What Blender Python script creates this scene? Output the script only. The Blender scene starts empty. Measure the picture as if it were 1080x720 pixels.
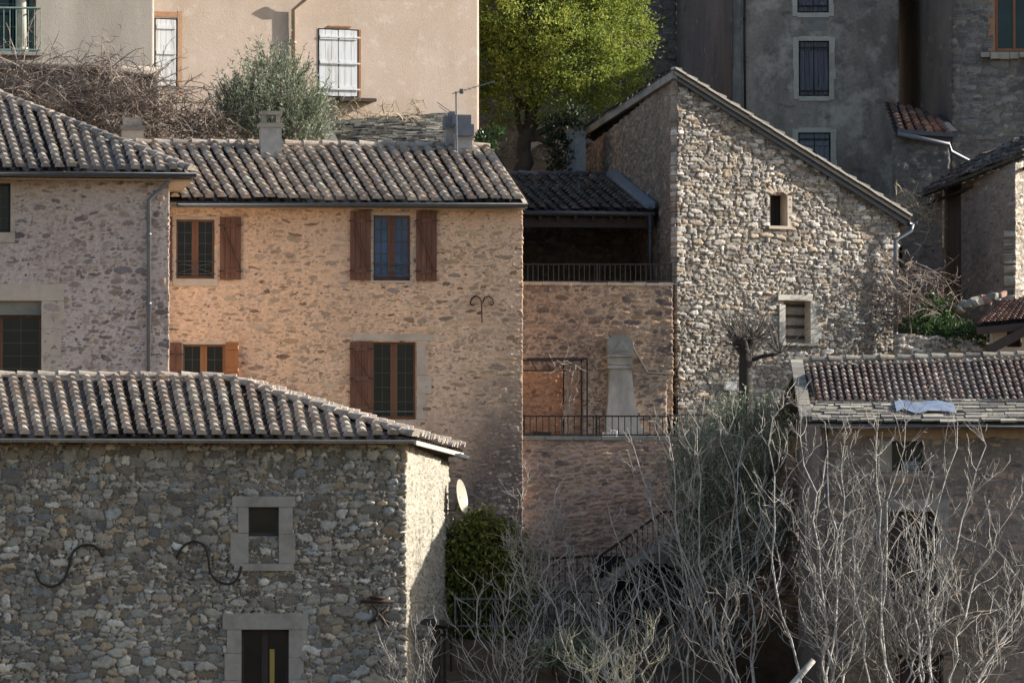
import bpy, bmesh, math, random
import numpy as np
from mathutils import Vector, Euler, Matrix

random.seed(7)
SC = bpy.context.scene
COL = SC.collection
F = 7200.0
CAM = Vector((0, 0, 1.7))
YAW = math.atan(820 / F)
PITCH = math.atan(340 / F)
ROT = Euler((math.pi / 2 + PITCH, 0, -YAW)).to_matrix()


def ray(px, py):
    return ROT @ Vector(((px - 540) / F, -(py - 360) / F, -1))


def at(px, py, Y):
    """survey: the point at depth Y that was sighted along a bearing"""
    d = ray(px, py)
    return CAM + d * (Y / d.y)


# ------------------------------------------------------------------ objects
def wloc(o):
    v = Vector((0, 0, 0))
    while o is not None:
        v = v + o.location
        o = o.parent
    return v


def tag(o, label, cat, group=None, kind=None):
    o['label'] = label
    o['category'] = cat
    if group:
        o['group'] = group
    if kind:
        o['kind'] = kind
    return o


def thing(name, label, cat, loc, group=None):
    o = bpy.data.objects.new(name, None)
    COL.objects.link(o)
    o.empty_display_size = 0.3
    o.location = loc
    return tag(o, label, cat, group)


class MB:
    def __init__(s):
        s.v = []
        s.f = []
        s.a = []

    def add(s, verts, faces, attr=None):
        n = len(s.v)
        s.v.extend(Vector(q) for q in verts)
        if attr is None:
            attr = (1.0, random.random(), random.random())
        s.a.extend([attr] * len(verts))
        s.f.extend(tuple(i + n for i in f) for f in faces)

    def quad(s, a, b, c, d, attr=None):
        s.add([a, b, c, d], [(0, 1, 2, 3)], attr)

    def hexa(s, p, attr=None):
        # p: 8 corners, bottom 4 ccw then top 4
        s.add(p, [(3, 2, 1, 0), (4, 5, 6, 7), (0, 1, 5, 4), (1, 2, 6, 5), (2, 3, 7, 6), (3, 0, 4, 7)], attr)

    def wbox(s, W, u0, u1, z0, z1, o0, o1, attr=None):
        P = W.pt
        s.hexa([P(u0, z0, o1), P(u1, z0, o1), P(u1, z0, o0), P(u0, z0, o0),
                P(u0, z1, o1), P(u1, z1, o1), P(u1, z1, o0), P(u0, z1, o0)], attr)

    def bar(s, a, b, w, h=None, up=Vector((0, 0, 1)), attr=None):
        a, b = Vector(a), Vector(b)
        h = h or w
        d = (b - a).normalized()
        x = d.cross(up)
        if x.length < 1e-4:
            x = d.cross(Vector((0, 1, 0)))
        x.normalize()
        y = x.cross(d).normalized()
        x = x * (w / 2)
        y = y * (h / 2)
        s.hexa([a - x - y, a + x - y, b + x - y, b - x - y, a - x + y, a + x + y, b + x + y, b - x + y], attr)

    def slab(s, pts, th, attr=None):
        # planar polygon given by its top corners (ccw from above), thickness straight down
        n = len(pts)
        pts = [Vector(p) for p in pts]
        low = [p - Vector((0, 0, th)) for p in pts]
        fs = [tuple(range(n)), tuple(range(2 * n - 1, n - 1, -1))]
        for i in range(n):
            j = (i + 1) % n
            fs.append((i, i + n, j + n, j))
        s.add(pts + low, fs, attr)

    def prism(s, W, pts, o0, o1, attr=None):
        # polygon in wall coordinates pushed from o0 to o1
        n = len(pts)
        fr = [W.pt(u, z, o1) for u, z in pts]
        bk = [W.pt(u, z, o0) for u, z in pts]
        fs = [tuple(range(n)), tuple(range(2 * n - 1, n - 1, -1))]
        for i in range(n):
            j = (i + 1) % n
            fs.append((i, j, j + n, i + n))
        s.add(fr + bk, fs, attr)

    def tube(s, path, rad, n=6, attr=None, cap=True):
        path = [Vector(p) for p in path]
        if not hasattr(rad, '__len__'):
            rad = [rad] * len(path)
        V = []
        Fc = []
        ref = None
        m = len(path)
        for i, p in enumerate(path):
            if i == 0:
                d = path[1] - path[0]
            elif i == m - 1:
                d = path[-1] - path[-2]
            else:
                d = path[i + 1] - path[i - 1]
            if d.length < 1e-9:
                d = Vector((0, 0, 1))
            d.normalize()
            if ref is None:
                ref = d.cross(Vector((0.31, 0.17, 0.93)))
                if ref.length < 1e-3:
                    ref = d.cross(Vector((1, 0, 0)))
            x = (ref - d * ref.dot(d)).normalized()
            ref = x
            y = d.cross(x)
            for k in range(n):
                t = 2 * math.pi * k / n
                V.append(p + (x * math.cos(t) + y * math.sin(t)) * rad[i])
        for i in range(m - 1):
            for k in range(n):
                a = i * n + k
                b = i * n + (k + 1) % n
                Fc.append((a, b, b + n, a + n))
        if cap:
            Fc.append(tuple(range(n - 1, -1, -1)))
            Fc.append(tuple(range((m - 1) * n, m * n)))
        s.add(V, Fc, attr)

    def build(s, name, mat, parent=None, smooth=False):
        me = bpy.data.meshes.new(name)
        off = wloc(parent) if parent is not None else Vector((0, 0, 0))
        me.from_pydata([tuple(v - off) for v in s.v], [], s.f)
        at_ = me.attributes.new('st', 'FLOAT_VECTOR', 'POINT')
        at_.data.foreach_set('vector', np.array(s.a, dtype=np.float32).ravel())
        me.materials.append(mat)
        if smooth:
            me.polygons.foreach_set('use_smooth', [True] * len(me.polygons))
        me.update()
        o = bpy.data.objects.new(name, me)
        COL.objects.link(o)
        if parent is not None:
            o.parent = parent
        return o


class Wall:
    """a vertical plane between two bearings; u runs along it, o out of it"""

    def __init__(s, a, b):
        A = at(a[0], 400, a[1])
        B = at(b[0], 400, b[1])
        s.o = Vector((A.x, A.y, 0))
        d = B - A
        d.z = 0
        s.L = d.length
        s.u = d.normalized()
        s.n = Vector((s.u.y, -s.u.x, 0))

    def uz(s, px, py):
        d = ray(px, py)
        t = (s.o - CAM).dot(s.n) / d.dot(s.n)
        p = CAM + d * t
        return ((p - s.o).dot(s.u), p.z)

    def pt(s, u, z, o=0.0):
        return s.o + s.u * u + s.n * o + Vector((0, 0, z))

    def p(s, px, py, o=0.0):
        return s.pt(*s.uz(px, py), o)

    def rect(s, r):
        u0, z1 = s.uz(r[0], r[1])
        u1, z0 = s.uz(r[2], r[3])
        u0b, _ = s.uz(r[0], r[3])
        return ((u0 + u0b) / 2, u1, z0, z1)


# ------------------------------------------------------------------ noise + stone pattern
def vnoise(U, Z, scale, seed):
    r = np.random.RandomState(seed).rand(64, 64)
    a = U / scale + 1000
    b = Z / scale + 1000
    i = np.floor(a).astype(int)
    j = np.floor(b).astype(int)
    fa = a - i
    fb = b - j
    fa = fa * fa * (3 - 2 * fa)
    fb = fb * fb * (3 - 2 * fb)
    i0, i1, j0, j1 = i % 64, (i + 1) % 64, j % 64, (j + 1) % 64
    return (r[i0, j0] * (1 - fa) * (1 - fb) + r[i1, j0] * fa * (1 - fb) + r[i0, j1] * (1 - fa) * fb + r[i1, j1] * fa * fb)


STYLES = {
    # mean width, mean height, exponent, patch (mortar flush) or tight, mortar half gap, relief
    'cobble': dict(mw=.225, mh=.145, p=2.2, patch=True, gap=.05, prot=.055, var=.7, small=.3, soft=.35, rlo=.72, rhi=1.2, two=True, twok=-.04),
    'mortar': dict(mw=.235, mh=.085, p=2.2, patch=True, gap=.03, prot=.018, var=.7, small=.25, rlo=.0, rhi=1.05, und=.012, two=True),
    'sparse': dict(mw=.26, mh=.125, p=2.2, patch=True, gap=.03, prot=.022, var=.7, small=.25, rlo=-.05, rhi=1.0, und=.015, two=True),
    'thin': dict(mw=.25, mh=.092, p=2.3, patch=True, gap=.05, prot=.03, var=.6, small=.2, rlo=.35, rhi=1.15, und=.02, two=True),
    'rubble': dict(mw=.175, mh=.082, p=2.4, patch=True, gap=.07, prot=.05, var=.75, small=.2, soft=.25, rlo=.8, rhi=1.25, two=True, twok=-.06),
    'dark': dict(mw=.26, mh=.11, p=2.3, patch=False, gap=.06, prot=.025, var=.6, small=.3, und=.02),
    'plaster': dict(mw=.5, mh=.2, p=2.2, patch=True, gap=.05, prot=.010, var=.5, small=.2, rlo=-.9, rhi=.7, und=.02),
    'smooth': dict(mw=.6, mh=.4, p=2.2, patch=True, gap=.05, prot=.004, var=.5, small=.2, rlo=-1.6, rhi=.3, und=.012),
    'pebble': dict(mw=.17, mh=.10, p=2.2, patch=True, gap=.04, prot=.035, var=.6, small=.3, rlo=.1, rhi=1.1, und=.05, two=True),
}


def stones(U, Z, st, seed):
    m, r1, r2, d = stone_layer(U, Z, st, seed)
    if st.get('two'):
        s2 = dict(st, mw=st['mw'] * .5, mh=st['mh'] * .5, prot=st['prot'] * .7, rlo=st['rlo'] - .1, rhi=st['rhi'] - .05)
        m2, a2, b2, d2 = stone_layer(U, Z, s2, seed + 50)
        tk = st.get('twok', -.14)
        k = m < np.minimum(tk, m2)
        m = np.where(k, np.minimum(m2, -m + tk + .02), m)
        r1 = np.where(k, a2, r1)
        r2 = np.where(k, b2, r2)
        d = np.where(k, d2, d)
    return m, r1, r2, d


def stone_layer(U, Z, st, seed):
    rs = np.random.RandomState(seed)
    mw, mh, p = st['mw'], st['mh'], st['p']
    nz, nu = U.shape
    u0, u1 = U[0, 0], U[0, -1]
    z0, z1 = Z[0, 0], Z[-1, 0]
    du = (u1 - u0) / (nu - 1)
    dz = (z1 - z0) / (nz - 1)
    W1 = (vnoise(U, Z, mw * .55, seed + 1) - .5) * mw * .30
    W2 = (vnoise(U, Z, mw * .55, seed + 2) - .5) * mh * .45 + (vnoise(U, Z, mw * 4, seed + 3) - .5) * mh * 1.6
    W1 = W1 + (vnoise(U, Z, mw * .18, seed + 11) - .5) * mw * .16
    W2 = W2 + (vnoise(U, Z, mw * .18, seed + 12) - .5) * mh * .28
    Uw = U + W1
    Zw = Z + W2
    F1 = np.full(U.shape, 9.0)
    F2 = np.full(U.shape, 9.0)
    I = np.zeros(U.shape, dtype=int)
    seeds = []
    z = z0 - mh
    while z < z1 + mh * 1.5:
        h = mh * (0.6 + 0.9 * rs.rand() ** 1.3)
        u = u0 - mw * (1 + rs.rand())
        while u < u1 + mw:
            k = np.exp((rs.rand() - .5) * 2 * st['var'])
            w = mw * k * (0.55 + 0.45 * h / mh)
            if rs.rand() < st['small'] and h > mh * .8:
                # a stack of two small stones
                w *= .6
                for q in (-.25, .25):
                    seeds.append((u + w / 2, z + h / 2 + q * h, w / 2 * 1.02, h / 4 * 1.05))
            else:
                hh = h * (0.85 + .4 * rs.rand())
                seeds.append((u + w / 2, z + h / 2 + (rs.rand() - .5) * h * .35, w / 2, hh / 2))
            u += w * 1.0
        z += h
    n = len(seeds)
    R1 = rs.rand(n)
    R2 = rs.rand(n)
    R3 = rs.rand(n)
    for i, (su, sz, w, h) in enumerate(seeds):
        a0 = max(0, int((su - 2.3 * w - mw * .3 - u0) / du))
        a1 = min(nu, int((su + 2.3 * w + mw * .3 - u0) / du) + 2)
        b0 = max(0, int((sz - 2.6 * h - mh * 1.1 - z0) / dz))
        b1 = min(nz, int((sz + 2.6 * h + mh * 1.1 - z0) / dz) + 2)
        if a0 >= a1 or b0 >= b1:
            continue
        uu = np.abs(Uw[b0:b1, a0:a1] - su) / w
        zz = np.abs(Zw[b0:b1, a0:a1] - sz) / h
        d = (uu ** p + zz ** p) ** (1 / p)
        f1 = F1[b0:b1, a0:a1]
        f2 = F2[b0:b1, a0:a1]
        near = d < f1
        f2[:] = np.where(near, f1, np.minimum(f2, d))
        I[b0:b1, a0:a1][near] = i
        f1[near] = d[near]
    e = (F2 - F1) / 2
    m = np.minimum(e - st['gap'] * (0.5 + R3[I]), 1.12 - F1)
    if st['patch']:
        ri = st['rlo'] + (st['rhi'] - st['rlo']) * R3[I]
        ri = ri + (vnoise(U, Z, 1.3, seed + 9) - .5) * .5
        m = np.minimum(m, ri - F1)
    rel = np.clip(m / st.get('soft', .3), 0, 1)
    rel = np.sqrt(rel * (2 - rel))
    d = st['prot'] * (0.35 + 0.9 * R2[I]) * rel
    d += (vnoise(U, Z, .05, seed + 5) - .5) * .012 * np.clip(m * 4 + .3, 0, 1)
    d += (vnoise(U, Z, .9, seed + 6) - .5) * st.get('und', .04)
    return m, R1[I], R2[I], d


def inside(poly, x, y):
    r = np.zeros(x.shape, bool)
    n = len(poly)
    for i in range(n):
        x0, y0 = poly[i]
        x1, y1 = poly[(i + 1) % n]
        if y0 == y1:
            continue
        c = ((y0 > y) != (y1 > y)) & (x < (x1 - x0) * (y - y0) / (y1 - y0) + x0)
        r ^= c
    return r


WSEED = [100]


def wall_mesh(W, mat, parent, poly, holes=(), style='cobble', sp=.031, name='wall', hole_uz=(), flat=1.0, th=.3):
    WSEED[0] += 17
    seed = WSEED[0]
    pz = [W.uz(*q) for q in poly]
    us = [q[0] for q in pz]
    zs = [q[1] for q in pz]
    u0, u1, z0, z1 = min(us), max(us), min(zs), max(zs)
    nu = max(3, int((u1 - u0) / sp) + 1)
    nz = max(3, int((z1 - z0) / sp) + 1)
    ua = np.linspace(u0, u1, nu)
    za = np.linspace(z0, z1, nz)
    H = [W.rect(h) for h in holes] + list(hole_uz)
    for (a, b, c, d) in H:
        for val in (a, b):
            k = int(np.argmin(abs(ua - val)))
            if 0 < k < nu - 1:
                ua[k] = val
        for val in (c, d):
            k = int(np.argmin(abs(za - val)))
            if 0 < k < nz - 1:
                za[k] = val
    U, Z = np.meshgrid(ua, za)
    m, r1, r2, disp = stones(U, Z, STYLES[style], seed)
    disp = disp * flat
    # calm relief next to openings
    for (a, b, c, d) in H:
        q = np.maximum(np.maximum(a - U, U - b), np.maximum(c - Z, Z - d))
        k = np.clip(q / .08, 0, 1)
        disp = disp * k
    # corner stones stick out sideways too
    e0 = np.clip(1 - (U - u0) / .1, 0, 1)
    e1 = np.clip(1 - (u1 - U) / .1, 0, 1)
    Us = U + disp * .9 * (e1 - e0)
    cu = (U[:-1, :-1] + U[1:, 1:]) / 2
    cz = (Z[:-1, :-1] + Z[1:, 1:]) / 2
    keep = inside(pz, cu, cz)
    for (a, b, c, d) in H:
        keep &= ~((cu > a) & (cu < b) & (cz > c) & (cz < d))
    X = W.o.x + W.u.x * Us + W.n.x * disp
    Yy = W.o.y + W.u.y * Us + W.n.y * disp
    off = wloc(parent)
    V = np.stack([X - off.x, Yy - off.y, Z - off.z], -1).reshape(-1, 3)
    idx = np.arange(nu * nz).reshape(nz, nu)
    q = np.stack([idx[:-1, :-1], idx[:-1, 1:], idx[1:, 1:], idx[1:, :-1]], -1)[keep]
    A = np.stack([m, r1, r2], -1).reshape(-1, 3)
    # turn the outer columns back so the wall has thickness
    extra = []
    for col, kk, flip in ((0, keep[:, 0], True), (nu - 1, keep[:, -1], False)):
        base = V[idx[:, col]]
        back = base - np.array([W.n.x, W.n.y, 0]) * th
        n0 = len(V)
        V = np.vstack([V, back])
        A = np.vstack([A, A[idx[:, col]]])
        j = np.arange(nz - 1)[kk]
        if flip:
            f = np.stack([n0 + j, idx[j, col], idx[j + 1, col], n0 + j + 1], -1)
        else:
            f = np.stack([idx[j, col], n0 + j, n0 + j + 1, idx[j + 1, col]], -1)
        extra.append(f)
    q = np.vstack([q] + extra)
    used = np.zeros(len(V), bool)
    used[q.ravel()] = True
    remap = np.cumsum(used) - 1
    V = V[used]
    A = A[used]
    q = remap[q]
    me = bpy.data.meshes.new(name)
    me.vertices.add(len(V))
    me.vertices.foreach_set('co', V.astype(np.float32).ravel())
    me.loops.add(q.size)
    me.loops.foreach_set('vertex_index', q.astype(np.int32).ravel())
    me.polygons.add(len(q))
    me.polygons.foreach_set('loop_start', np.arange(0, q.size, 4, dtype=np.int32))
    me.polygons.foreach_set('use_smooth', np.ones(len(q), dtype=bool))
    me.update(calc_edges=True)
    at_ = me.attributes.new('st', 'FLOAT_VECTOR', 'POINT')
    at_.data.foreach_set('vector', A.astype(np.float32).ravel())
    me.materials.append(mat)
    o = bpy.data.objects.new(name, me)
    COL.objects.link(o)
    o.parent = parent
    return o


# ------------------------------------------------------------------ materials
def new_mat(name):
    m = bpy.data.materials.new(name)
    m.use_nodes = True
    nt = m.node_tree
    nt.nodes.clear()
    out = nt.nodes.new('ShaderNodeOutputMaterial')
    b = nt.nodes.new('ShaderNodeBsdfPrincipled')
    nt.links.new(b.outputs[0], out.inputs[0])
    return m, nt, b


def nz_(nt, scale, detail=4, rough=.6, vec=None):
    n = nt.nodes.new('ShaderNodeTexNoise')
    n.inputs['Scale'].default_value = scale
    n.inputs['Detail'].default_value = detail
    n.inputs['Roughness'].default_value = rough
    if vec is None:
        g = nt.nodes.new('ShaderNodeNewGeometry')
        vec = g.outputs['Position']
    nt.links.new(vec, n.inputs['Vector'])
    return n.outputs['Fac']


def rng(nt, fac, a, b, c, d):
    n = nt.nodes.new('ShaderNodeMapRange')
    n.inputs[1].default_value = a
    n.inputs[2].default_value = b
    n.inputs[3].default_value = c
    n.inputs[4].default_value = d
    nt.links.new(fac, n.inputs[0])
    return n.outputs[0]


def math_(nt, op, a, b):
    n = nt.nodes.new('ShaderNodeMath')
    n.operation = op
    for i, q in enumerate((a, b)):
        if isinstance(q, (int, float)):
            n.inputs[i].default_value = q
        else:
            nt.links.new(q, n.inputs[i])
    return n.outputs[0]


def mix(nt, fac, a, b, mode='MIX'):
    n = nt.nodes.new('ShaderNodeMix')
    n.data_type = 'RGBA'
    n.blend_type = mode
    if isinstance(fac, (int, float)):
        n.inputs[0].default_value = fac
    else:
        nt.links.new(fac, n.inputs[0])
    for i, q in ((6, a), (7, b)):
        if isinstance(q, tuple):
            n.inputs[i].default_value = (*q, 1) if len(q) == 3 else q
        else:
            nt.links.new(q, n.inputs[i])
    return n.outputs[2]


def ramp(nt, fac, cols, const=True):
    n = nt.nodes.new('ShaderNodeValToRGB')
    cr = n.color_ramp
    cr.interpolation = 'CONSTANT' if const else 'LINEAR'
    k = len(cols)
    while len(cr.elements) < k:
        cr.elements.new(0.5)
    for i, c in enumerate(cols):
        cr.elements[i].position = i / k if const else i / (k - 1)
        cr.elements[i].color = (*c, 1)
    nt.links.new(fac, n.inputs[0])
    return n.outputs[0]


def stretch(nt, sx, sy, sz):
    g = nt.nodes.new('ShaderNodeNewGeometry')
    v = nt.nodes.new('ShaderNodeVectorMath')
    v.operation = 'MULTIPLY'
    v.inputs[1].default_value = (sx, sy, sz)
    nt.links.new(g.outputs['Position'], v.inputs[0])
    return v.outputs[0]


def gray(nt, v):
    n = nt.nodes.new('ShaderNodeCombineColor')
    for i in range(3):
        nt.links.new(v, n.inputs[i])
    return n.outputs[0]


def bump(nt, b, h, strength, dist):
    n = nt.nodes.new('ShaderNodeBump')
    n.inputs['Strength'].default_value = strength
    n.inputs['Distance'].default_value = dist
    nt.links.new(h, n.inputs['Height'])
    nt.links.new(n.outputs[0], b.inputs['Normal'])


def stone_mat(name, pal, mortar, mortar2=None, val=(.7, 1.3), stain=None, stain_scale=.5, stain_amt=.6, soft=.1, lichen=None, region=None, lichen_p=(3.2, .55, .68, .7), fine_amt=.28, streak=.0, stain_z=.45, crack=0.0):
    m, nt, b = new_mat(name)
    at_ = nt.nodes.new('ShaderNodeAttribute')
    at_.attribute_name = 'st'
    sp = nt.nodes.new('ShaderNodeSeparateXYZ')
    nt.links.new(at_.outputs['Vector'], sp.inputs[0])
    fine = nz_(nt, 28, 6, .7)
    mid = nz_(nt, 5, 4, .6)
    c = ramp(nt, sp.outputs[1], pal)
    v = rng(nt, sp.outputs[2], 0, 1, val[0], val[1])
    v = math_(nt, 'MULTIPLY', v, rng(nt, fine, .3, .7, 1 - fine_amt, 1 + fine_amt))
    c = mix(nt, 1.0, c, gray(nt, v), 'MULTIPLY')
    # second tone inside a stone
    c = mix(nt, rng(nt, mid, .45, .7, 0, .45), c, tuple(x * .75 for x in mortar))
    mo = mortar if mortar2 is None else mix(nt, rng(nt, nz_(nt, .55, 3, .6), .38, .62, 0, 1), mortar, mortar2)
    mo = mix(nt, 1.0, mo, gray(nt, rng(nt, nz_(nt, 14, 5, .75), .3, .7, 1 - fine_amt * .9, 1 + fine_amt * .9)), 'MULTIPLY')
    if streak:
        sk_ = rng(nt, nz_(nt, 1, 5, .7, stretch(nt, 5, 5, 26)), .5, .66, 0, streak)
        mo = mix(nt, sk_, mo, pal[0])
    f = math_(nt, 'ADD', sp.outputs[0], rng(nt, fine, .2, .8, -.07, .07))
    f = rng(nt, f, -.02, soft, 0, 1)
    c = mix(nt, f, mo, c)
    if stain is not None:
        f2 = rng(nt, nz_(nt, stain_scale, 5, .65, stretch(nt, 1, 1, stain_z)), .45, .68, 0, stain_amt)
        c = mix(nt, f2, c, mix(nt, .55, c, stain))
    if lichen is not None:
        f3 = rng(nt, nz_(nt, lichen_p[0], 6, .7), lichen_p[1], lichen_p[2], 0, lichen_p[3])
        c = mix(nt, f3, c, lichen)
    if crack:
        vo = nt.nodes.new('ShaderNodeTexVoronoi')
        vo.feature = 'DISTANCE_TO_EDGE'
        vo.inputs['Scale'].default_value = .34
        wv = nt.nodes.new('ShaderNodeTexNoise')
        wv.inputs['Scale'].default_value = 1.1
        wv.inputs['Detail'].default_value = 6
        g2 = nt.nodes.new('ShaderNodeNewGeometry')
        nt.links.new(g2.outputs['Position'], wv.inputs['Vector'])
        av = nt.nodes.new('ShaderNodeVectorMath')
        av.operation = 'MULTIPLY_ADD'
        av.inputs[1].default_value = (2.4, 2.4, 2.4)
        nt.links.new(wv.outputs['Color'], av.inputs[0])
        nt.links.new(g2.outputs['Position'], av.inputs[2])
        nt.links.new(av.outputs[0], vo.inputs['Vector'])
        ck = rng(nt, vo.outputs['Distance'], .003, .011, crack, 0)
        ck = math_(nt, 'MULTIPLY', ck, rng(nt, nz_(nt, .5, 3, .5), .5, .56, 0, 1))
        c = mix(nt, ck, c, tuple(x * .45 for x in mortar))
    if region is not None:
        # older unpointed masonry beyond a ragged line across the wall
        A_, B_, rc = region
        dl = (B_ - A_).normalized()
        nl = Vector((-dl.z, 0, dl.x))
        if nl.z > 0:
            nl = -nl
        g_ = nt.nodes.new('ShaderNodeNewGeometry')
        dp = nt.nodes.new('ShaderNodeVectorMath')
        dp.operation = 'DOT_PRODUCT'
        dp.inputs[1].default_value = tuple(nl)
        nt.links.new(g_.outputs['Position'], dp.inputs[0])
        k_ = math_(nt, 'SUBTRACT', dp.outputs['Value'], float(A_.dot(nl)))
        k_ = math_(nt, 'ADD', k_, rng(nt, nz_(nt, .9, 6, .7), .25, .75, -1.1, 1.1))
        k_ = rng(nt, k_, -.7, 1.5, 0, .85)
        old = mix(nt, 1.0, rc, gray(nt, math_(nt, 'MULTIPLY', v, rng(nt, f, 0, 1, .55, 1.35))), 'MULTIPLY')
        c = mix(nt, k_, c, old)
    nt.links.new(c, b.inputs['Base Color'])
    b.inputs['Roughness'].default_value = .92
    b.inputs['Specular IOR Level'].default_value = .25
    bump(nt, b, fine, .5, .012)
    return m


def simple(name, c1, c2, scale=6, rough=.8, metal=0.0, bmp=.2, vec=None, spec=.4, lo=.35, hi=.65, c3=None):
    m, nt, b = new_mat(name)
    vv = stretch(nt, *vec) if vec else None
    f = nz_(nt, scale, 6, .65, vv)
    c = mix(nt, rng(nt, f, lo, hi, 0, 1), c1, c2)
    if c3 is not None:
        g = nz_(nt, scale * .31, 4, .6, vv)
        c = mix(nt, rng(nt, g, .52, .66, 0, .8), c, c3)
    nt.links.new(c, b.inputs['Base Color'])
    b.inputs['Roughness'].default_value = rough
    b.inputs['Metallic'].default_value = metal
    b.inputs['Specular IOR Level'].default_value = spec
    if bmp:
        bump(nt, b, f, bmp, .01)
    return m


def leaf_mat(name, pal, trans=.35, rough=.5):
    m = bpy.data.materials.new(name)
    m.use_nodes = True
    nt = m.node_tree
    nt.nodes.clear()
    out = nt.nodes.new('ShaderNodeOutputMaterial')
    at_ = nt.nodes.new('ShaderNodeAttribute')
    at_.attribute_name = 'st'
    sp = nt.nodes.new('ShaderNodeSeparateXYZ')
    nt.links.new(at_.outputs['Vector'], sp.inputs[0])
    c = ramp(nt, sp.outputs[1], pal, const=False)
    c = mix(nt, 1.0, c, gray(nt, rng(nt, sp.outputs[2], 0, 1, .7, 1.3)), 'MULTIPLY')
    b = nt.nodes.new('ShaderNodeBsdfPrincipled')
    b.inputs['Roughness'].default_value = rough
    b.inputs['Specular IOR Level'].default_value = .3
    nt.links.new(c, b.inputs['Base Color'])
    t = nt.nodes.new('ShaderNodeBsdfTranslucent')
    nt.links.new(c, t.inputs['Color'])
    mx = nt.nodes.new('ShaderNodeMixShader')
    mx.inputs[0].default_value = trans
    nt.links.new(b.outputs[0], mx.inputs[1])
    nt.links.new(t.outputs[0], mx.inputs[2])
    nt.links.new(mx.outputs[0], out.inputs[0])
    return m


M = {}
M['front'] = stone_mat('cobble_stone', [(0.329, 0.307, 0.259), (0.305, 0.248, 0.187), (0.256, 0.266, 0.259), (0.488, 0.454, 0.385), (0.305, 0.283, 0.242), (0.354, 0.277, 0.182), (0.183, 0.165, 0.143), (0.366, 0.325, 0.264), (0.268, 0.236, 0.198), (0.403, 0.384, 0.341)],
                       (0.104, 0.088, 0.068), (0.183, 0.153, 0.116), (.55, 1.5), soft=.06, stain=(0.110, 0.100, 0.088))
M['upper'] = stone_mat('pale_pointed_stone', [(0.216, 0.165, 0.142), (0.173, 0.150, 0.142), (0.367, 0.260, 0.190), (0.324, 0.260, 0.228), (0.410, 0.300, 0.218), (0.356, 0.280, 0.242)],
                       (0.583, 0.480, 0.423), (0.529, 0.430, 0.380), (.7, 1.3), streak=.4, soft=.06, stain=(0.324, 0.250, 0.209), stain_amt=.4)
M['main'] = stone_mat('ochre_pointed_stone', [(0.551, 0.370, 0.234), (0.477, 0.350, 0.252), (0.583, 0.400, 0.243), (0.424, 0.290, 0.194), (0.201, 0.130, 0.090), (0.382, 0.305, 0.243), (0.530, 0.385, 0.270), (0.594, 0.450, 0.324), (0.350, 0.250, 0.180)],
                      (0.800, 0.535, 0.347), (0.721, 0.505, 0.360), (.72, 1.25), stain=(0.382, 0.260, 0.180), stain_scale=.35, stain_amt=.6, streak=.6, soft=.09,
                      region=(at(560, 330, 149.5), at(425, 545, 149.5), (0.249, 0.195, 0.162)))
M['terrace'] = stone_mat('thin_brown_stone', [(.24, .175, .14), (.30, .205, .15), (.15, .12, .11), (.36, .26, .19), (.24, .18, .16), (.37, .25, .155)],
                         (.60, .44, .31), (.50, .36, .265), (.65, 1.35), streak=.4, stain=(.09, .075, .07), stain_scale=.5, stain_amt=.85)
M['lower'] = stone_mat('thin_dark_stone', [(0.370, 0.247, 0.190), (0.437, 0.289, 0.215), (0.224, 0.168, 0.140), (0.493, 0.336, 0.245), (0.370, 0.268, 0.225), (0.515, 0.336, 0.220)],
                       (0.672, 0.441, 0.310), (0.515, 0.352, 0.260), (.65, 1.4), streak=.4, stain=(0.067, 0.053, 0.050), stain_scale=.5, stain_amt=.85)
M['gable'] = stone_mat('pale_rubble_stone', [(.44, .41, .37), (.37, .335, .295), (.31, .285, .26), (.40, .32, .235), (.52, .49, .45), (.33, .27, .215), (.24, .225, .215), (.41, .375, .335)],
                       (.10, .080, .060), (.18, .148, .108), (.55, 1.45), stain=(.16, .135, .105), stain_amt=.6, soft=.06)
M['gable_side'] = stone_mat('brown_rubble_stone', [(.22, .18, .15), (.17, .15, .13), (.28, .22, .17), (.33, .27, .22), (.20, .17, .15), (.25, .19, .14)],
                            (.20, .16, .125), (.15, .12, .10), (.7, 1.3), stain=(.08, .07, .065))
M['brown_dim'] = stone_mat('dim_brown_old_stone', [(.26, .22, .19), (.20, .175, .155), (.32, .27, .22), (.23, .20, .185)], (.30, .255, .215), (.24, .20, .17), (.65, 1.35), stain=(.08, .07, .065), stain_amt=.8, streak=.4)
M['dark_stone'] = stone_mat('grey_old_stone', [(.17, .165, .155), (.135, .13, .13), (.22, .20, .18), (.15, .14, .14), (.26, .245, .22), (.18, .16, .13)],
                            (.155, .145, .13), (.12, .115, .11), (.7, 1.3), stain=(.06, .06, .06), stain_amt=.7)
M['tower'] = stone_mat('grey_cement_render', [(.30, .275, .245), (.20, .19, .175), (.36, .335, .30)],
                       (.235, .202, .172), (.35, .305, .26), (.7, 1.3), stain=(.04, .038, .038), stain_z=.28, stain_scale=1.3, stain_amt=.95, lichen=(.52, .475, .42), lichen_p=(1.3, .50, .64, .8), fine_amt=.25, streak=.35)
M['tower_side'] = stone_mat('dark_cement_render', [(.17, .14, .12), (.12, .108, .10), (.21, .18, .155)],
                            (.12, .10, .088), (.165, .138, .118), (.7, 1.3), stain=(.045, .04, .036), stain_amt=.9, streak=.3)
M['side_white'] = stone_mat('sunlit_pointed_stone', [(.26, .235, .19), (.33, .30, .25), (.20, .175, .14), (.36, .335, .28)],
                            (.37, .345, .285), (.33, .305, .25), (.75, 1.25), stain=(.2, .18, .14), stain_amt=.5, streak=.4)
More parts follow.
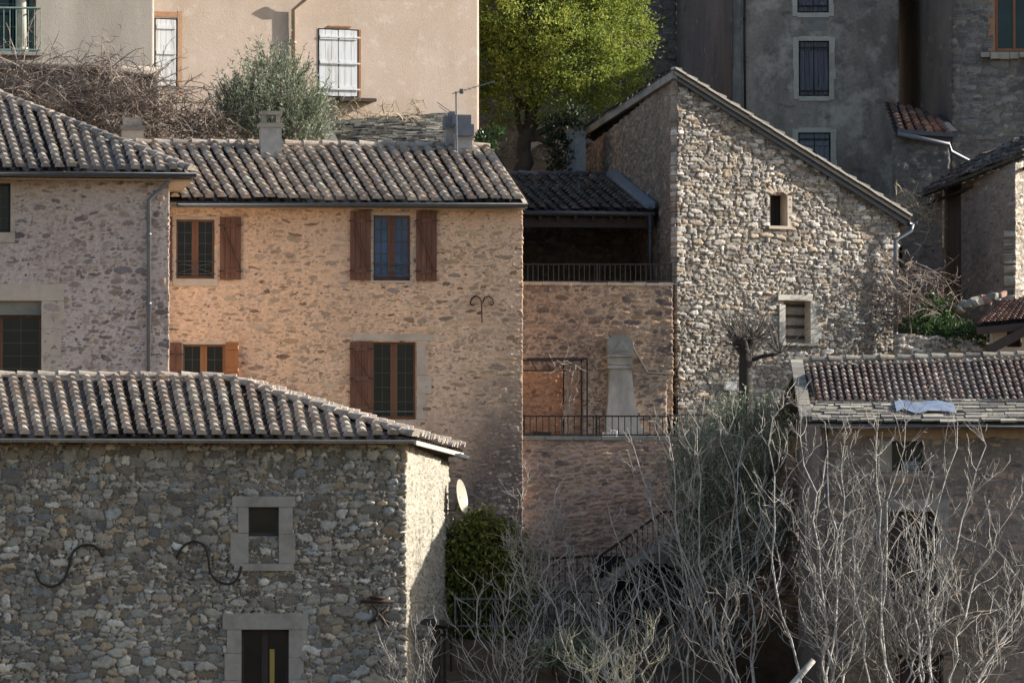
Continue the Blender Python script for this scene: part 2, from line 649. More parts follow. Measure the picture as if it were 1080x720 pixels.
M['cottage'] = stone_mat('grey_patched_render', [(0.280, 0.219, 0.181), (0.168, 0.140, 0.125), (0.350, 0.253, 0.188), (0.266, 0.239, 0.219), (0.126, 0.106, 0.098)],
                         (0.252, 0.219, 0.188), (0.168, 0.146, 0.131), (.75, 1.25), stain=(0.098, 0.080, 0.075), stain_z=.3, stain_scale=.9, stain_amt=.8)
M['ochre_and_glow'] = stone_mat('orange_glow_and_plaster', [(.36, .20, .12), (.28, .16, .11), (.42, .26, .16)], (.56, .315, .185), (.48, .27, .175), (.75, 1.25), stain=(.25, .15, .1), stain_scale=1.2, stain_amt=.7, streak=.5)  # ochre on window trims, painted bounce glow on the terrace panel
M['pink'] = stone_mat('pink_plaster', [(.53, .42, .35), (.49, .40, .34)], (.55, .445, .375), (.49, .39, .315), (.92, 1.08), fine_amt=.07, stain=(.40, .29, .19), stain_z=.2, crack=.12, stain_scale=.5, stain_amt=.95, lichen=(.60, .52, .45), streak=.25)
M['beige'] = stone_mat('beige_plaster', [(.52, .46, .39), (.48, .43, .36)], (.52, .465, .40), (.47, .415, .35), (.92, 1.08), fine_amt=.09, stain=(.27, .235, .20), stain_z=.2, crack=.12, stain_scale=.7, stain_amt=.8)
TP = [(.43, .36, .30), (.48, .41, .34), (.37, .32, .275), (.45, .36, .29), (.50, .45, .375), (.39, .305, .245), (.34, .29, .25)]
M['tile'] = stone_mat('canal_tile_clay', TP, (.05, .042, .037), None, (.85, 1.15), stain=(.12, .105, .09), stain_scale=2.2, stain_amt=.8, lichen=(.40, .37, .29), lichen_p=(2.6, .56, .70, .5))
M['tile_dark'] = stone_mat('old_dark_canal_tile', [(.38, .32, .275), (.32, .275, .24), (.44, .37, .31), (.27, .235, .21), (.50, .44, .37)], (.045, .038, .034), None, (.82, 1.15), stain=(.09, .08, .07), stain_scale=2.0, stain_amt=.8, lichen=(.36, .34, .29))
M['tile_shade'] = stone_mat('shaded_canal_tile', [(.12, .10, .09), (.10, .09, .085), (.15, .125, .11), (.085, .08, .075)], (.07, .06, .055), None, (.7, 1.3))  # darker copy of the canal tile with shade put into its colour
M['tile_red'] = stone_mat('red_clay_tile', [(.31, .25, .215), (.37, .305, .26), (.27, .215, .185), (.39, .335, .285), (.30, .21, .175), (.25, .21, .185)], (.14, .09, .075), None, (.82, 1.18), stain=(.13, .11, .1), stain_scale=1.5, stain_amt=.7, lichen=(.42, .39, .33), lichen_p=(3.2, .57, .70, .5))
M['tile_lean'] = stone_mat('dark_red_clay_tile', [(.20, .115, .09), (.16, .10, .085), (.24, .14, .105), (.13, .095, .085)], (.06, .045, .04), None, (.7, 1.3))
M['slate'] = stone_mat('grey_stone_slates', [(.24, .225, .195), (.18, .17, .155), (.30, .275, .235), (.14, .135, .125), (.26, .23, .185)], (.08, .08, .08), None, (.7, 1.3), lichen=(.38, .36, .25))
M['mortar'] = simple('lime_mortar', (.52, .44, .36), (.42, .35, .29), 9)
M['verge_mortar'] = simple('white_verge_mortar', (.44, .41, .36), (.33, .305, .265), 5)
M['dressed'] = simple('dressed_grey_stone', (0.344, 0.316, 0.269), (0.271, 0.248, 0.211), 5, c3=(0.213, 0.196, 0.172), bmp=.35)
M['dressed_warm'] = simple('dressed_pale_stone', (.55, .46, .37), (.46, .38, .30), 5, c3=(.38, .31, .25), bmp=.35)
M['dressed_white'] = simple('pale_limestone', (.56, .53, .46), (.45, .42, .36), 5, c3=(.36, .33, .28), bmp=.35)
M['dressed_dim'] = simple('pale_render_band', (.27, .26, .235), (.19, .185, .175), 4, c3=(.14, .14, .135))
M['wood'] = simple('red_brown_wood', (.16, .068, .038), (.11, .047, .028), 10, .6, vec=(2, 2, .2), c3=(.19, .095, .06))
M['wood_frame'] = simple('brown_window_wood', (.20, .085, .042), (.15, .065, .034), 10, .5, vec=(1, 1, .15))
M['wood_bright'] = simple('orange_brown_wood', (.31, .135, .05), (.25, .105, .042), 10, .55, vec=(1, 1, .15))
M['wood_dark'] = simple('dark_door_wood', (.035, .022, .019), (.05, .03, .024), 10, .6, vec=(1, 1, .15))
M['wood_white'] = simple('peeling_white_shutter_paint', (.66, .68, .70), (.56, .575, .585), 9, .7, vec=(3, 3, .22), c3=(.42, .39, .35))
M['wood_navy'] = simple('weathered_navy_shutter', (.04, .04, .056), (.17, .17, .205), 9, .7, vec=(4, 4, .12))
M['wood_greyblue'] = simple('weathered_grey_blue_shutter', (.19, .215, .245), (.14, .155, .18), 9, .7, vec=(4, 4, .15))
M['wood_old'] = simple('silvered_old_wood', (.33, .29, .24), (.2, .17, .14), 10, .8, vec=(.3, .3, 3))
M['zinc'] = simple('weathered_zinc', (.20, .215, .235), (.15, .16, .18), 8, .45, .55, bmp=.05)
M['zinc_dark'] = simple('dark_zinc', (.085, .092, .105), (.065, .07, .08), 8, .5, .4, bmp=.05)
M['flashing'] = simple('blue_grey_flashing', (.18, .23, .30), (.14, .18, .24), 5, .4, .3, bmp=.05)
M['copper'] = simple('tan_painted_pipe', (.42, .31, .22), (.35, .26, .19), 8, .6)
M['iron'] = simple('black_iron', (.022, .021, .021), (.035, .030, .027), 14, .55, .3, bmp=.1)
M['iron_grey'] = simple('grey_iron', (.12, .13, .14), (.09, .10, .11), 14, .5, .4, bmp=.05)
M['iron_rust'] = simple('rusty_iron', (.06, .035, .026), (.035, .025, .022), 14, .8, .2, bmp=.2)
M['green_iron'] = simple('green_painted_iron', (.20, .30, .26), (.16, .24, .21), 10, .5)
M['cement'] = simple('grey_cement', (.37, .36, .34), (.28, .27, .26), 7, c3=(.22, .215, .21))
M['cement_blue'] = simple('blue_grey_block', (.17, .185, .215), (.13, .14, .165), 7, c3=(.22, .21, .2))
M['white'] = simple('white_paint', (.78, .77, .74), (.70, .69, .66), 5, .5)
M['cream'] = simple('cream_dish_paint', (.36, .33, .26), (.32, .29, .23), 5, .45)
M['blue'] = simple('faded_blue_tarp', (.12, .165, .26), (.19, .235, .31), 5, .75, vec=(1, 1, 3), c3=(.26, .265, .27))
M['bark'] = simple('dark_bark', (.060, .050, .042), (.10, .085, .07), 8, .95, bmp=.6, vec=(1, 1, .3))
M['fig'] = simple('pale_grey_fig_bark', (.55, .53, .50), (.30, .28, .255), 9, .8, c3=(.20, .18, .155), bmp=.4)
M['fig_lichen'] = simple('lichened_fig_bark', (.44, .40, .22), (.36, .34, .27), 5, .85, c3=(.45, .44, .42))
M['bark_black'] = simple('blackened_bark', (.022, .019, .017), (.04, .034, .03), 8, .95, bmp=.6, vec=(1, 1, .3))
M['fig_twig'] = simple('grey_brown_fig_twig', (.46, .43, .395), (.20, .18, .155), 3.5, .85, c3=(.13, .11, .095))
M['shadetwig'] = simple('dark_shaded_twig_bark', (.07, .062, .055), (.11, .10, .09), 9, .9)  # dark bark; shade of the rear bare trees is mixed into the colour
M['bramble'] = simple('dry_bramble_stem', (.21, .165, .135), (.13, .10, .085), 5, .9, c3=(.34, .29, .25))
M['drygrass'] = simple('dry_straw', (.42, .34, .22), (.30, .24, .16), 6, .9)
M['soffit'] = simple('pine_soffit', (.36, .27, .18), (.28, .21, .14), 6, .7)
M['earth'] = simple('brown_earth', (.13, .088, .052), (.07, .048, .03), 3, .95, c3=(.085, .085, .04), bmp=.6)
M['mustard'] = simple('mustard_reflection', (0.450, 0.330, 0.096), (0.372, 0.252, 0.060), 9, .8, vec=(4, 4, .3))
M['moss'] = simple('mossy_dark_eave_stone', (.055, .05, .04), (.09, .085, .05), 6, .95, c3=(.035, .032, .03))
M['brick_red'] = simple('broken_red_brick', (.34, .17, .12), (.28, .2, .16), 6, .9)
M['weathered_lime'] = simple('weathered_limewash', (.46, .43, .39), (.31, .285, .25), 4.5, .9, c3=(.22, .20, .175), bmp=.5, vec=(1, 1, .5))
M['carved'] = simple('grey_green_carved_stone', (.20, .205, .185), (.28, .275, .245), 4, .9, c3=(.13, .13, .12), bmp=.5)
M['bar_grey'] = simple('dull_brown_glazing_bar', (.10, .085, .075), (.075, .062, .055), 8, .5)
M['black'] = simple('dark_interior', (.012, .011, .011), (.018, .016, .015), 4, .9)
M['pane_frame_dark'] = simple('dark_painted_frame', (.045, .035, .03), (.06, .045, .036), 8, .5)


def glass_mat(name, c, rough=.06, spec=.28):
    m, nt, b = new_mat(name)
    f = nz_(nt, 1.4, 2, .5)
    cc = mix(nt, rng(nt, f, .35, .65, 0, 1), tuple(x * .6 for x in c), c)
    nt.links.new(cc, b.inputs['Base Color'])
    b.inputs['Roughness'].default_value = rough
    b.inputs['Specular IOR Level'].default_value = spec
    bump(nt, b, f, .15, .02)
    return m


M['glass'] = glass_mat('dark_window_glass', (.012, .012, .014))
M['glass_blue'] = glass_mat('sky_reflection_glass', (.085, .14, .26), .12)  # blue of the reflected sky painted into the pane colour
M['glass_teal'] = glass_mat('teal_window_glass', (.014, .045, .060))

M['leaf_bright'] = leaf_mat('yellow_green_leaf', [(0.090, 0.137, 0.032), (0.171, 0.225, 0.045), (0.279, 0.319, 0.061), (0.432, 0.441, 0.099)], .45)
M['leaf_olive'] = leaf_mat('olive_grey_leaf', [(.13, .16, .09), (.21, .25, .16), (.32, .355, .26), (.18, .215, .13)], .2)
M['leaf_conifer'] = leaf_mat('conifer_scale_leaf', [(0.053, 0.075, 0.016), (0.112, 0.143, 0.028), (0.210, 0.203, 0.048), (0.128, 0.143, 0.032)], .25)
M['leaf_ivy'] = leaf_mat('ivy_leaf', [(.025, .05, .015), (.045, .085, .025), (.07, .12, .04), (.035, .07, .02)], .2, .35)
M['leaf_dark'] = leaf_mat('dark_shrub_leaf', [(.02, .03, .014), (.035, .048, .02), (.05, .065, .03)], .2)

# ------------------------------------------------------------------ roofs
def lerp(a, b, t):
    return a + (b - a) * t


def canal_tiles(mb, E0, E1, R0, R1, ncol, course=.43, clip=None, rr=.345, seed=1, skip=None, drop=-.01, s_range=(0, 1), jit=1.0):
    """rows of half-round cover tiles over hollow channel tiles"""
    rd = random.Random(seed)
    for i in range(-1, ncol):
        # cover tile at the column centre, channel half a column to the right
        for kind in (1, 0):
            s = (i + (.5 if kind else 1.0)) / ncol
            if s < s_range[0] or s > s_range[1]:
                continue
            a = lerp(E0, E1, s)
            b = lerp(R0, R1, s)
            tmax = 1.0 if clip is None else clip(s)
            if tmax <= .02:
                continue
            d = b - a
            L = d.length
            d = d / L
            ac = (E1 - E0)
            wcol = ac.length / ncol
            ac = (ac - d * ac.dot(d)).normalized()
            nm = ac.cross(d).normalized()
            if nm.z < 0:
                nm = -nm
            r = wcol * (rr if kind else .36)
            n = max(1, int(round(L / course)))
            cl = L / n
            ph = -rd.random() * cl * .5 * jit if kind else 0.0
            n += 1
            wob = nm * (.018 * jit * (math.sin(s * 23 + seed) + math.sin(s * 9.1 + seed * 2)))
            a = a + wob
            for k in range(n):
                t0 = max(0, k * cl + ph)
                t1 = min((k + 1) * cl + ph + .05, L * tmax)
                if t1 - t0 < .12:
                    continue
                if t0 >= L * tmax - .03:
                    break
                if skip and skip(s, (t0 + t1) / 2 / L):
                    continue
                at_ = (1.0, rd.random(), rd.random())
                jx = (rd.random() - .5) * .032 * jit
                jz = (rd.random() - .5) * .022 * jit
                jt = (rd.random() - .5) * .09 * jit
                V = []
                if kind:
                    P0 = a + d * (t0 - .03 + jt) + nm * (.06 + jz) + ac * jx
                    P1 = a + d * t1 + nm * .002 + ac * (jx * .4)
                    for P, rad in ((P0, r * 1.09), (P1, r * .88)):
                        for q in range(8):
                            th = math.pi * q / 7
                            V.append(P + ac * (math.cos(th) * rad) + nm * (math.sin(th) * rad * .95))
                    for q in range(8):
                        th = math.pi * q / 7
                        V.append(P0 + ac * (math.cos(th) * (r * 1.09 - .018)) + nm * (math.sin(th) * (r * 1.03 - .018)))
                    fs = [(q, q + 1, q + 9, q + 8) for q in range(7)]
                    fs += [(q + 1, q, q + 16, q + 17) for q in range(7)]
                    fs.append(tuple(range(16, 24)))
                    mb.add(V, fs, at_)
                else:
                    P0 = a + d * (t0 - .02) + nm * (.015 + jz + drop)
                    P1 = a + d * t1 + nm * (-.02 + drop)
                    for P in (P0, P1):
                        for q in range(5):
                            th = math.pi * q / 4
                            V.append(P + ac * (math.cos(th) * r) - nm * (math.sin(th) * r * .5))
                    fs = [(q + 1, q, q + 5, q + 6) for q in range(4)]
                    mb.add(V, fs, (-1.0, rd.random(), rd.random() * .2))  # shade between the covers painted in through the dark mortar colour


def ridge_tiles(mb, P, Q, r=.12, step=.40, seed=3, up=Vector((0, 0, 1))):
    rd = random.Random(seed)
    d = Q - P
    L = d.length
    d.normalize()
    x = d.cross(up).normalized()
    y = x.cross(d).normalized()
    n = max(1, int(L / step))
    for k in range(n):
        a = P + d * (L * k / n - .03) + y * (.02 + rd.random() * .015) + x * (rd.random() - .5) * .02
        b = P + d * (L * (k + 1) / n) + y * rd.random() * .01
        V = []
        for c, rad in ((a, r * 1.1), (b, r * .92)):
            for q in range(9):
                th = math.pi * (q - .6) / 6.8
                V.append(c + x * math.cos(th) * rad + y * math.sin(th) * rad)
        for q in range(9):
            th = math.pi * (q - .6) / 6.8
            V.append(a + x * math.cos(th) * (r - .015) + y * math.sin(th) * (r - .015))
        fs = [(q, q + 1, q + 10, q + 9) for q in range(8)] + [(q + 1, q, q + 18, q + 19) for q in range(8)]
        fs.append(tuple(range(18, 27)))
        mb.add(V, fs, (1.0, rd.random(), rd.random()))


def slates(mb, E0, E1, R0, R1, course=.16, wid=(.25, .6), seed=4, th=.03):
    rd = random.Random(seed)
    d = (R0 - E0)
    L = d.length
    n = int(L / course)
    ac = (E1 - E0).normalized()
    nm = ac.cross(d.normalized()).normalized()
    if nm.z < 0:
        nm = -nm
    for k in range(n):
        t0 = k / n
        t1 = min(1.02, (k + 1.7) / n)
        A = lerp(E0, R0, t0)
        B = lerp(E1, R1, t0)
        A1 = lerp(E0, R0, t1)
        B1 = lerp(E1, R1, t1)
        W = (B - A).length
        x = -rd.random() * .2
        while x < W:
            w = rd.uniform(*wid)
            s0, s1 = max(0, x / W), min(1, (x + w - .012) / W)
            x += w
            if s1 - s0 < .01:
                continue
            lift = nm * (.03 + rd.random() * .03)
            t = th * rd.uniform(.8, 1.8)
            jd = (lerp(E0, R0, min(1, t0 + .01)) - A).normalized() * rd.uniform(-.04, .03)
            p = [lerp(A, B, s0) + lift + jd, lerp(A, B, s1) + lift + jd + nm * rd.uniform(-.01, .01), lerp(A1, B1, s1), lerp(A1, B1, s0)]
            q = [v + nm * t for v in p]
            mb.hexa(p + q, (1.0, rd.random(), rd.random()))


def gutter(name, A, B, r, mat, parent, n=8):
    mb = MB()
    d = (B - A).normalized()
    x = d.cross(Vector((0, 0, 1))).normalized()
    V = []
    for P in (A, B):
        for rad in (r, r - .012):
            for k in range(n + 1):
                th = math.pi + math.pi * k / n
                V.append(P + x * math.cos(th) * rad + Vector((0, 0, 1)) * math.sin(th) * rad)
    m = n + 1
    fs = []
    for k in range(n):
        fs.append((k, k + 1, 2 * m + k + 1, 2 * m + k))
        fs.append((m + k + 1, m + k, 3 * m + k, 3 * m + k + 1))
    fs += [(0, 2 * m, 3 * m, m), (m - 1, 2 * m - 1, 4 * m - 1, 3 * m - 1)]
    fs.append(tuple(range(0, m)))
    fs.append(tuple(range(3 * m - 1, 2 * m - 1, -1)))
    mb.add(V, fs)
    # rolled front bead
    for s in (-1, 1):
        mb.tube([A + x * r * s, B + x * r * s], .014, 5)
    return mb.build(name, mat, parent, True)


def pipe(name, pts, r, mat, parent, collars=True):
    mb = MB()
    mb.tube(pts, r, 8)
    if collars:
        for a, b in zip(pts[:-1], pts[1:]):
            a, b = Vector(a), Vector(b)
            if (b - a).length > 1.2:
                k = int((b - a).length / 1.6) + 1
                for i in range(k):
                    c = lerp(a, b, (i + .5) / k)
                    dd = (b - a).normalized() * .03
                    mb.tube([c - dd, c + dd], r * 1.25, 8)
    return mb.build(name, mat, parent, True)


# ------------------------------------------------------------------ openings
def reveal(mb, W, u0, u1, z0, z1, o0, o1=.012):
    P = W.pt
    mb.quad(P(u0, z0, o1), P(u0, z0, o0), P(u0, z1, o0), P(u0, z1, o1))
    mb.quad(P(u1, z0, o0), P(u1, z0, o1), P(u1, z1, o1), P(u1, z1, o0))
    mb.quad(P(u0, z1, o1), P(u0, z1, o0), P(u1, z1, o0), P(u1, z1, o1))
    mb.quad(P(u0, z0, o0), P(u0, z0, o1), P(u1, z0, o1), P(u1, z0, o0))


def stone_surround(W, r, jw, top, bot, mat, parent, proud=.015, split=3, seed=1, out=None, name='surround'):
    """dressed stone jambs, lintel and sill round the opening r (u0,u1,z0,z1)"""
    rd = random.Random(seed)
    u0, u1, z0, z1 = r
    mb = MB()
    if jw:
        for side in (0, 1):
            z = z0
            for k in range(split):
                zn = z0 + (z1 - z0) * (k + 1) / split + (rd.uniform(-.05, .05) if k < split - 1 else 0)
                w = jw * (rd.uniform(.75, 1.25) if k % 2 else rd.uniform(.95, 1.4))
                pr = proud + rd.uniform(-.004, .006)
                if side == 0:
                    mb.wbox(W, u0 - w, u0, z + .004, zn - .004, -.22, pr)
                else:
                    mb.wbox(W, u1, u1 + w, z + .004, zn - .004, -.22, pr)
                z = zn
    if top:
        e = jw * 1.25 if jw else .06
        mb.wbox(W, u0 - e, u1 + e, z1 + .003, z1 + top, -.22, proud + .008)
    if bot:
        e = jw * 1.1 if jw else .08
        mb.wbox(W, u0 - e, u1 + e, z0 - bot, z0 - .003, -.22, proud + .03)
    return mb.build(name, mat, parent)


def casement(parent, W, r, cols=2, rows=4, frame=.05, mat=None, glass=None, depth=.14, midw=.085, mun=.014, reveal_mat=None,
             bottom=.07, munmat=None, name='window'):
    mat = mat or M['wood_frame']
    glass = glass or M['glass']
    u0, u1, z0, z1 = r
    o = -depth
    mb = MB()
    mb.wbox(W, u0, u0 + frame, z0, z1, o - .05, o)
    mb.wbox(W, u1 - frame, u1, z0, z1, o - .05, o)
    mb.wbox(W, u0 + frame, u1 - frame, z1 - frame, z1, o - .05, o - .002)
    mb.wbox(W, u0 + frame, u1 - frame, z0, z0 + bottom, o - .05, o - .002)
    uc = (u0 + u1) / 2
    if cols == 2 and midw:
        mb.wbox(W, uc - midw / 2, uc + midw / 2, z0 + bottom, z1 - frame, o - .055, o + .008)
        mb.wbox(W, uc - .012, uc + .012, z0 + bottom, z1 - frame, o + .008, o + .02)
    w = mb.build(name, mat, parent)
    if reveal_mat is not None:
        rv = MB()
        reveal(rv, W, u0, u1, z0, z1, o - .05)
        rv.build('reveal', reveal_mat, w)
    g = MB()
    g.quad(W.pt(u0 + frame * .5, z0 + bottom * .5, o - .035), W.pt(u1 - frame * .5, z0 + bottom * .5, o - .035),
           W.pt(u1 - frame * .5, z1 - frame * .5, o - .035), W.pt(u0 + frame * .5, z1 - frame * .5, o - .035))
    p = g.build('pane', glass, w)
    if mun:
        b = MB()
        spans = [(u0 + frame, uc - midw / 2), (uc + midw / 2, u1 - frame)] if cols == 2 else [(u0 + frame, u1 - frame)]
        for (a, c) in spans:
            b.wbox(W, (a + c) / 2 - mun / 2, (a + c) / 2 + mun / 2, z0 + bottom, z1 - frame, o - .034, o - .012)
            for k in range(1, rows):
                z = z0 + bottom + (z1 - frame - z0 - bottom) * k / rows
                b.wbox(W, a, c, z - mun / 2, z + mun / 2, o - .033, o - .014)
        b.build('glazing_bars', munmat or mat, w)
    return w


def guard_rail(W, r, z0, z1, parent, mat):
    u0, u1 = r[0] - .02, r[1] + .02
    mb = MB()
    o = .02
    for z in (z0, z1):
        mb.tube([W.pt(u0, z, o), W.pt(u1, z, o)], .011, 5)
    uc = (u0 + u1) / 2
    for (a, b, c, d) in ((u0, z0, u1, z1), (u0, z1, u1, z0)):
        mb.tube([W.pt(a, b, o), W.pt((a + c) / 2, (b + d) / 2 + .0, o + .012), W.pt(c, d, o)], .008, 5)
    zc = (z0 + z1) / 2
    ring = [W.pt(uc + .05 * math.cos(t), zc + .05 * math.sin(t), o + .012) for t in [k * math.pi / 6 for k in range(13)]]
    mb.tube(ring, .008, 5)
    return mb.build('guard_rail', mat, parent, True)


def shutter(parent, W, r, mat, boards=4, battens=(.14, .86), diag=True, o=.035, hinge=True, seed=0, th=.03):
    rd = random.Random(seed)
    u0, u1, z0, z1 = r
    mb = MB()
    w = (u1 - u0) / boards
    for k in range(boards):
        mb.wbox(W, u0 + k * w + .004, u0 + (k + 1) * w - .004, z0 + rd.uniform(0, .01), z1 - rd.uniform(0, .01), o, o + th + rd.uniform(0, .004))
    h = z1 - z0
    zs = [z0 + h * t for t in battens]
    for z in zs:
        mb.wbox(W, u0 + .015, u1 - .015, z - .045, z + .045, o + th + .005, o + th + .026)
    if diag:
        for a, b in zip(zs[:-1], zs[1:]):
            mb.bar(W.pt(u0 + .06, b - .05, o + th + .016), W.pt(u1 - .06, a + .05, o + th + .016), .02, .07, up=W.n.cross(Vector((0, 0, 1))).normalized() if False else W.n)
    s = mb.build('shutter', mat, parent)
    if hinge:
        for z in zs:
            hb = MB()
            hb.wbox(W, u0 - .03, u0 + .12, z - .012, z + .012, o + th + .026, o + th + .034)
            hb.build('hinge', M['iron'], s)
            hb = MB()
            hb.wbox(W, u1 - .12, u1 + .03, z - .012, z + .012, o + th + .026, o + th + .034)
            hb.build('hinge', M['iron'], s)
    return s


def door_leaf(parent, W, r, mat, depth=.2, name='door'):
    u0, u1, z0, z1 = r
    mb = MB()
    n = max(3, int((u1 - u0) / .16))
    w = (u1 - u0) / n
    for k in range(n):
        mb.wbox(W, u0 + k * w, u0 + (k + 1) * w - .006, z0, z1, -depth - .05, -depth + (k % 2) * .004)
    return mb.build(name, mat, parent)


def plain(parent, pts_list, mat, name='rear_wall'):
    mb = MB()
    for p in pts_list:
        mb.add(p, [tuple(range(len(p)))])
    return mb.build(name, mat, parent)


def V3(p, z):
    return Vector((p.x, p.y, z))

# ================================================================== THE SETTING
def prof(Y, pts):
    for (a, za), (b, zb) in zip(pts[:-1], pts[1:]):
        if Y <= b:
            t = (Y - a) / (b - a)
            t = max(0, min(1, t))
            return za + (zb - za) * t
    return pts[-1][1]


PL = [(-40, .0), (60, -2.5), (118, -2.5), (137, -.6), (140, .2), (143, 1.2), (145, 2.2), (149.5, 2.6), (152, 3.2), (157, 6), (158.8, 8), (161, 12.2), (166, 13.6), (175, 15.5), (200, 27), (260, 52), (420, 70)]
PR = [(-40, .0), (60, -2.5), (118, -2.5), (137, -.6), (140, .0), (143, .2), (148, .6), (149.5, 2.6), (151.6, 4.0), (152.1, 8.1), (156, 9.0), (163, 10.1), (168, 12), (175, 15.5), (200, 27), (260, 52), (420, 70)]


def ground_z(x, Y):
    k = max(0, min(1, (x - 21.0 - (0.0 if Y < 150 else 4.6)) / 1.2))
    return prof(Y, PL) * (1 - k) + prof(Y, PR) * k


def build_ground():
    ys = list(np.arange(-40, 130, 8.0)) + list(np.arange(130, 180, .5)) + list(np.arange(180, 421, 8.0))
    xs = list(np.arange(-200, 0, 10.0)) + list(np.arange(0, 45, .5)) + list(np.arange(45, 260, 10.0))
    V = []
    for y in ys:
        for x in xs:
            z = ground_z(x, y)
            amp = .12 if 135 < y < 180 else .5
            z += (math.sin(x * 1.7 + y * .9) * math.sin(y * 1.3 - x * .6)) * amp * .5
            V.append((x, y, z))
    n = len(xs)
    fs = [(j * n + i, j * n + i + 1, (j + 1) * n + i + 1, (j + 1) * n + i) for j in range(len(ys) - 1) for i in range(n - 1)]
    me = bpy.data.meshes.new('ground')
    me.from_pydata(V, [], fs)
    me.materials.append(M['earth'])
    me.polygons.foreach_set('use_smooth', [True] * len(fs))
    o = bpy.data.objects.new('ground', me)
    COL.objects.link(o)
    o['kind'] = 'structure'
    o['label'] = 'brown earth of the terraced hillside under the village'
    o['category'] = 'ground'


build_ground()

# ================================================================== FRONT COBBLE HOUSE (bottom left)
Wf = Wall((-70, 140.25), (427, 140))
root = thing('stone_house', 'dark cobble stone house at the bottom left with S shaped iron wall anchors', 'house', Wf.pt(Wf.L / 2, 0))
FH = root
r_win = Wf.rect((262, 534.5, 294, 565))
r_inf = Wf.rect((262, 534.5, 294, 594))
r_door = Wf.rect((254.5, 663.5, 304.5, 745))
wall_mesh(Wf, M['front'], root, [(-70, 790), (427, 790), (427, 464), (-70, 461)], hole_uz=[r_win, r_door], style='cobble', sp=.022)
Ws = Wall((427, 140), (473, 146))
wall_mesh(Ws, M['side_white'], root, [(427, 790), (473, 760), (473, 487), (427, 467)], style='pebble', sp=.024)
bk = Ws.pt(Ws.L, 0)
plain(root, [[V3(bk, -.5), V3(bk + Vector((-11, 0, 0)), -.5), V3(bk + Vector((-11, 0, 0)), 6.2), V3(bk, 6.2)]], M['front'])
w = casement(root, Wf, r_win, cols=1, rows=1, frame=.045, mat=M['pane_frame_dark'], depth=.16, mun=0, reveal_mat=M['dressed'])
stone_surround(Wf, r_inf, .27, .22, .15, M['dressed'], w, split=2, seed=2, proud=.06)
w = casement(root, Wf, r_door, cols=2, rows=3, frame=.06, mat=M['wood_dark'], depth=.18, mun=0, midw=.12, reveal_mat=M['dressed'], name='glazed_door')
stone_surround(Wf, r_door, .31, .33, 0, M['dressed'], w, split=3, seed=5, proud=.06)
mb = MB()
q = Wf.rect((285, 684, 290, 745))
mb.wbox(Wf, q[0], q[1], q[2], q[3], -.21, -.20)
mb.build('curtain_or_reflection', M['mustard'], w)  # yellow reflection in the door glass painted as a strip, no cloth


def anchor(W, pts, rad, mat, parent, name='wall_anchor', extra=()):
    mb = MB()
    path = [W.p(x, y, .095) for x, y in pts]
    sm = []
    for i in range(len(path) - 1):
        p0 = path[max(0, i - 1)]
        p1, p2 = path[i], path[i + 1]
        p3 = path[min(len(path) - 1, i + 2)]
        for k in range(4):
            t = k / 4
            sm.append(.5 * ((2 * p1) + (p2 - p0) * t + (2 * p0 - 5 * p1 + 4 * p2 - p3) * t * t + (3 * p1 - p0 - 3 * p2 + p3) * t ** 3))
    sm.append(path[-1])
    mb.tube(sm, rad, 6)
    for e in extra:
        mb.tube([W.p(x, y, .08) for x, y in e], rad * 1.1, 6)
    c = path[len(path) // 2]
    mb.tube([c - W.n * .1, c + W.n * .05], rad * 1.3, 6)
    return mb.build(name, mat, parent, True)


anchor(Wf, [(37.5, 600), (40, 610), (46, 616), (56, 618), (67, 611), (73, 596), (77, 582), (87, 575), (100, 576), (109, 587)], .026, M['iron'], root)
anchor(Wf, [(186, 588), (193, 576), (205, 571), (216, 576), (220, 590), (222, 604), (230, 612.5), (241, 615.5), (250, 610), (254.5, 597)], .026, M['iron'], root)
anchor(Wf, [(392, 637), (398, 644), (396, 652), (387, 657)], .03, M['iron_rust'], root, extra=[[(380, 634), (416, 634)], [(390, 630), (406, 630)], [(410, 639), (402, 646), (404, 653), (411, 657)]])

E0, E1 = at(-75, 459, 139.6), at(437, 462, 139.6)
E0.z = E1.z = (E0.z + E1.z) / 2
R0, R1 = at(-89, 400, 144.6), at(423, 400, 144.6)
R0.z = R1.z
PK = at(236, 400, 144.6)
PK.z = R1.z
HB = at(487, 478, 146.2)
HB.z = E1.z - .05


def clipf(s):
    xe = -75 + 512 * s
    t = (61 - .313 * (xe - 236)) / 56.6
    return max(0, min(1, t))


mb = MB()
canal_tiles(mb, E0, E1, R0, R1, 33, .42, clipf, seed=11, rr=.345)
ridge_tiles(mb, R0 + Vector((0, .05, .02)), PK + Vector((0, .05, .02)), .10, .42, 5)
ridge_tiles(mb, E1 + Vector((0, 0, .03)), PK + Vector((0, 0, .0)), .095, .40, 6)
# right hip slope
foot = E1 + (HB - E1) * .62
dv = PK - foot
E1b, HBb = E1.copy(), E1 + (HB - E1) * 1.0
canal_tiles(mb, E1b, HBb, E1b + dv, HBb + dv, 20, .42, lambda s: min(1, s / .62), seed=12, rr=.325)
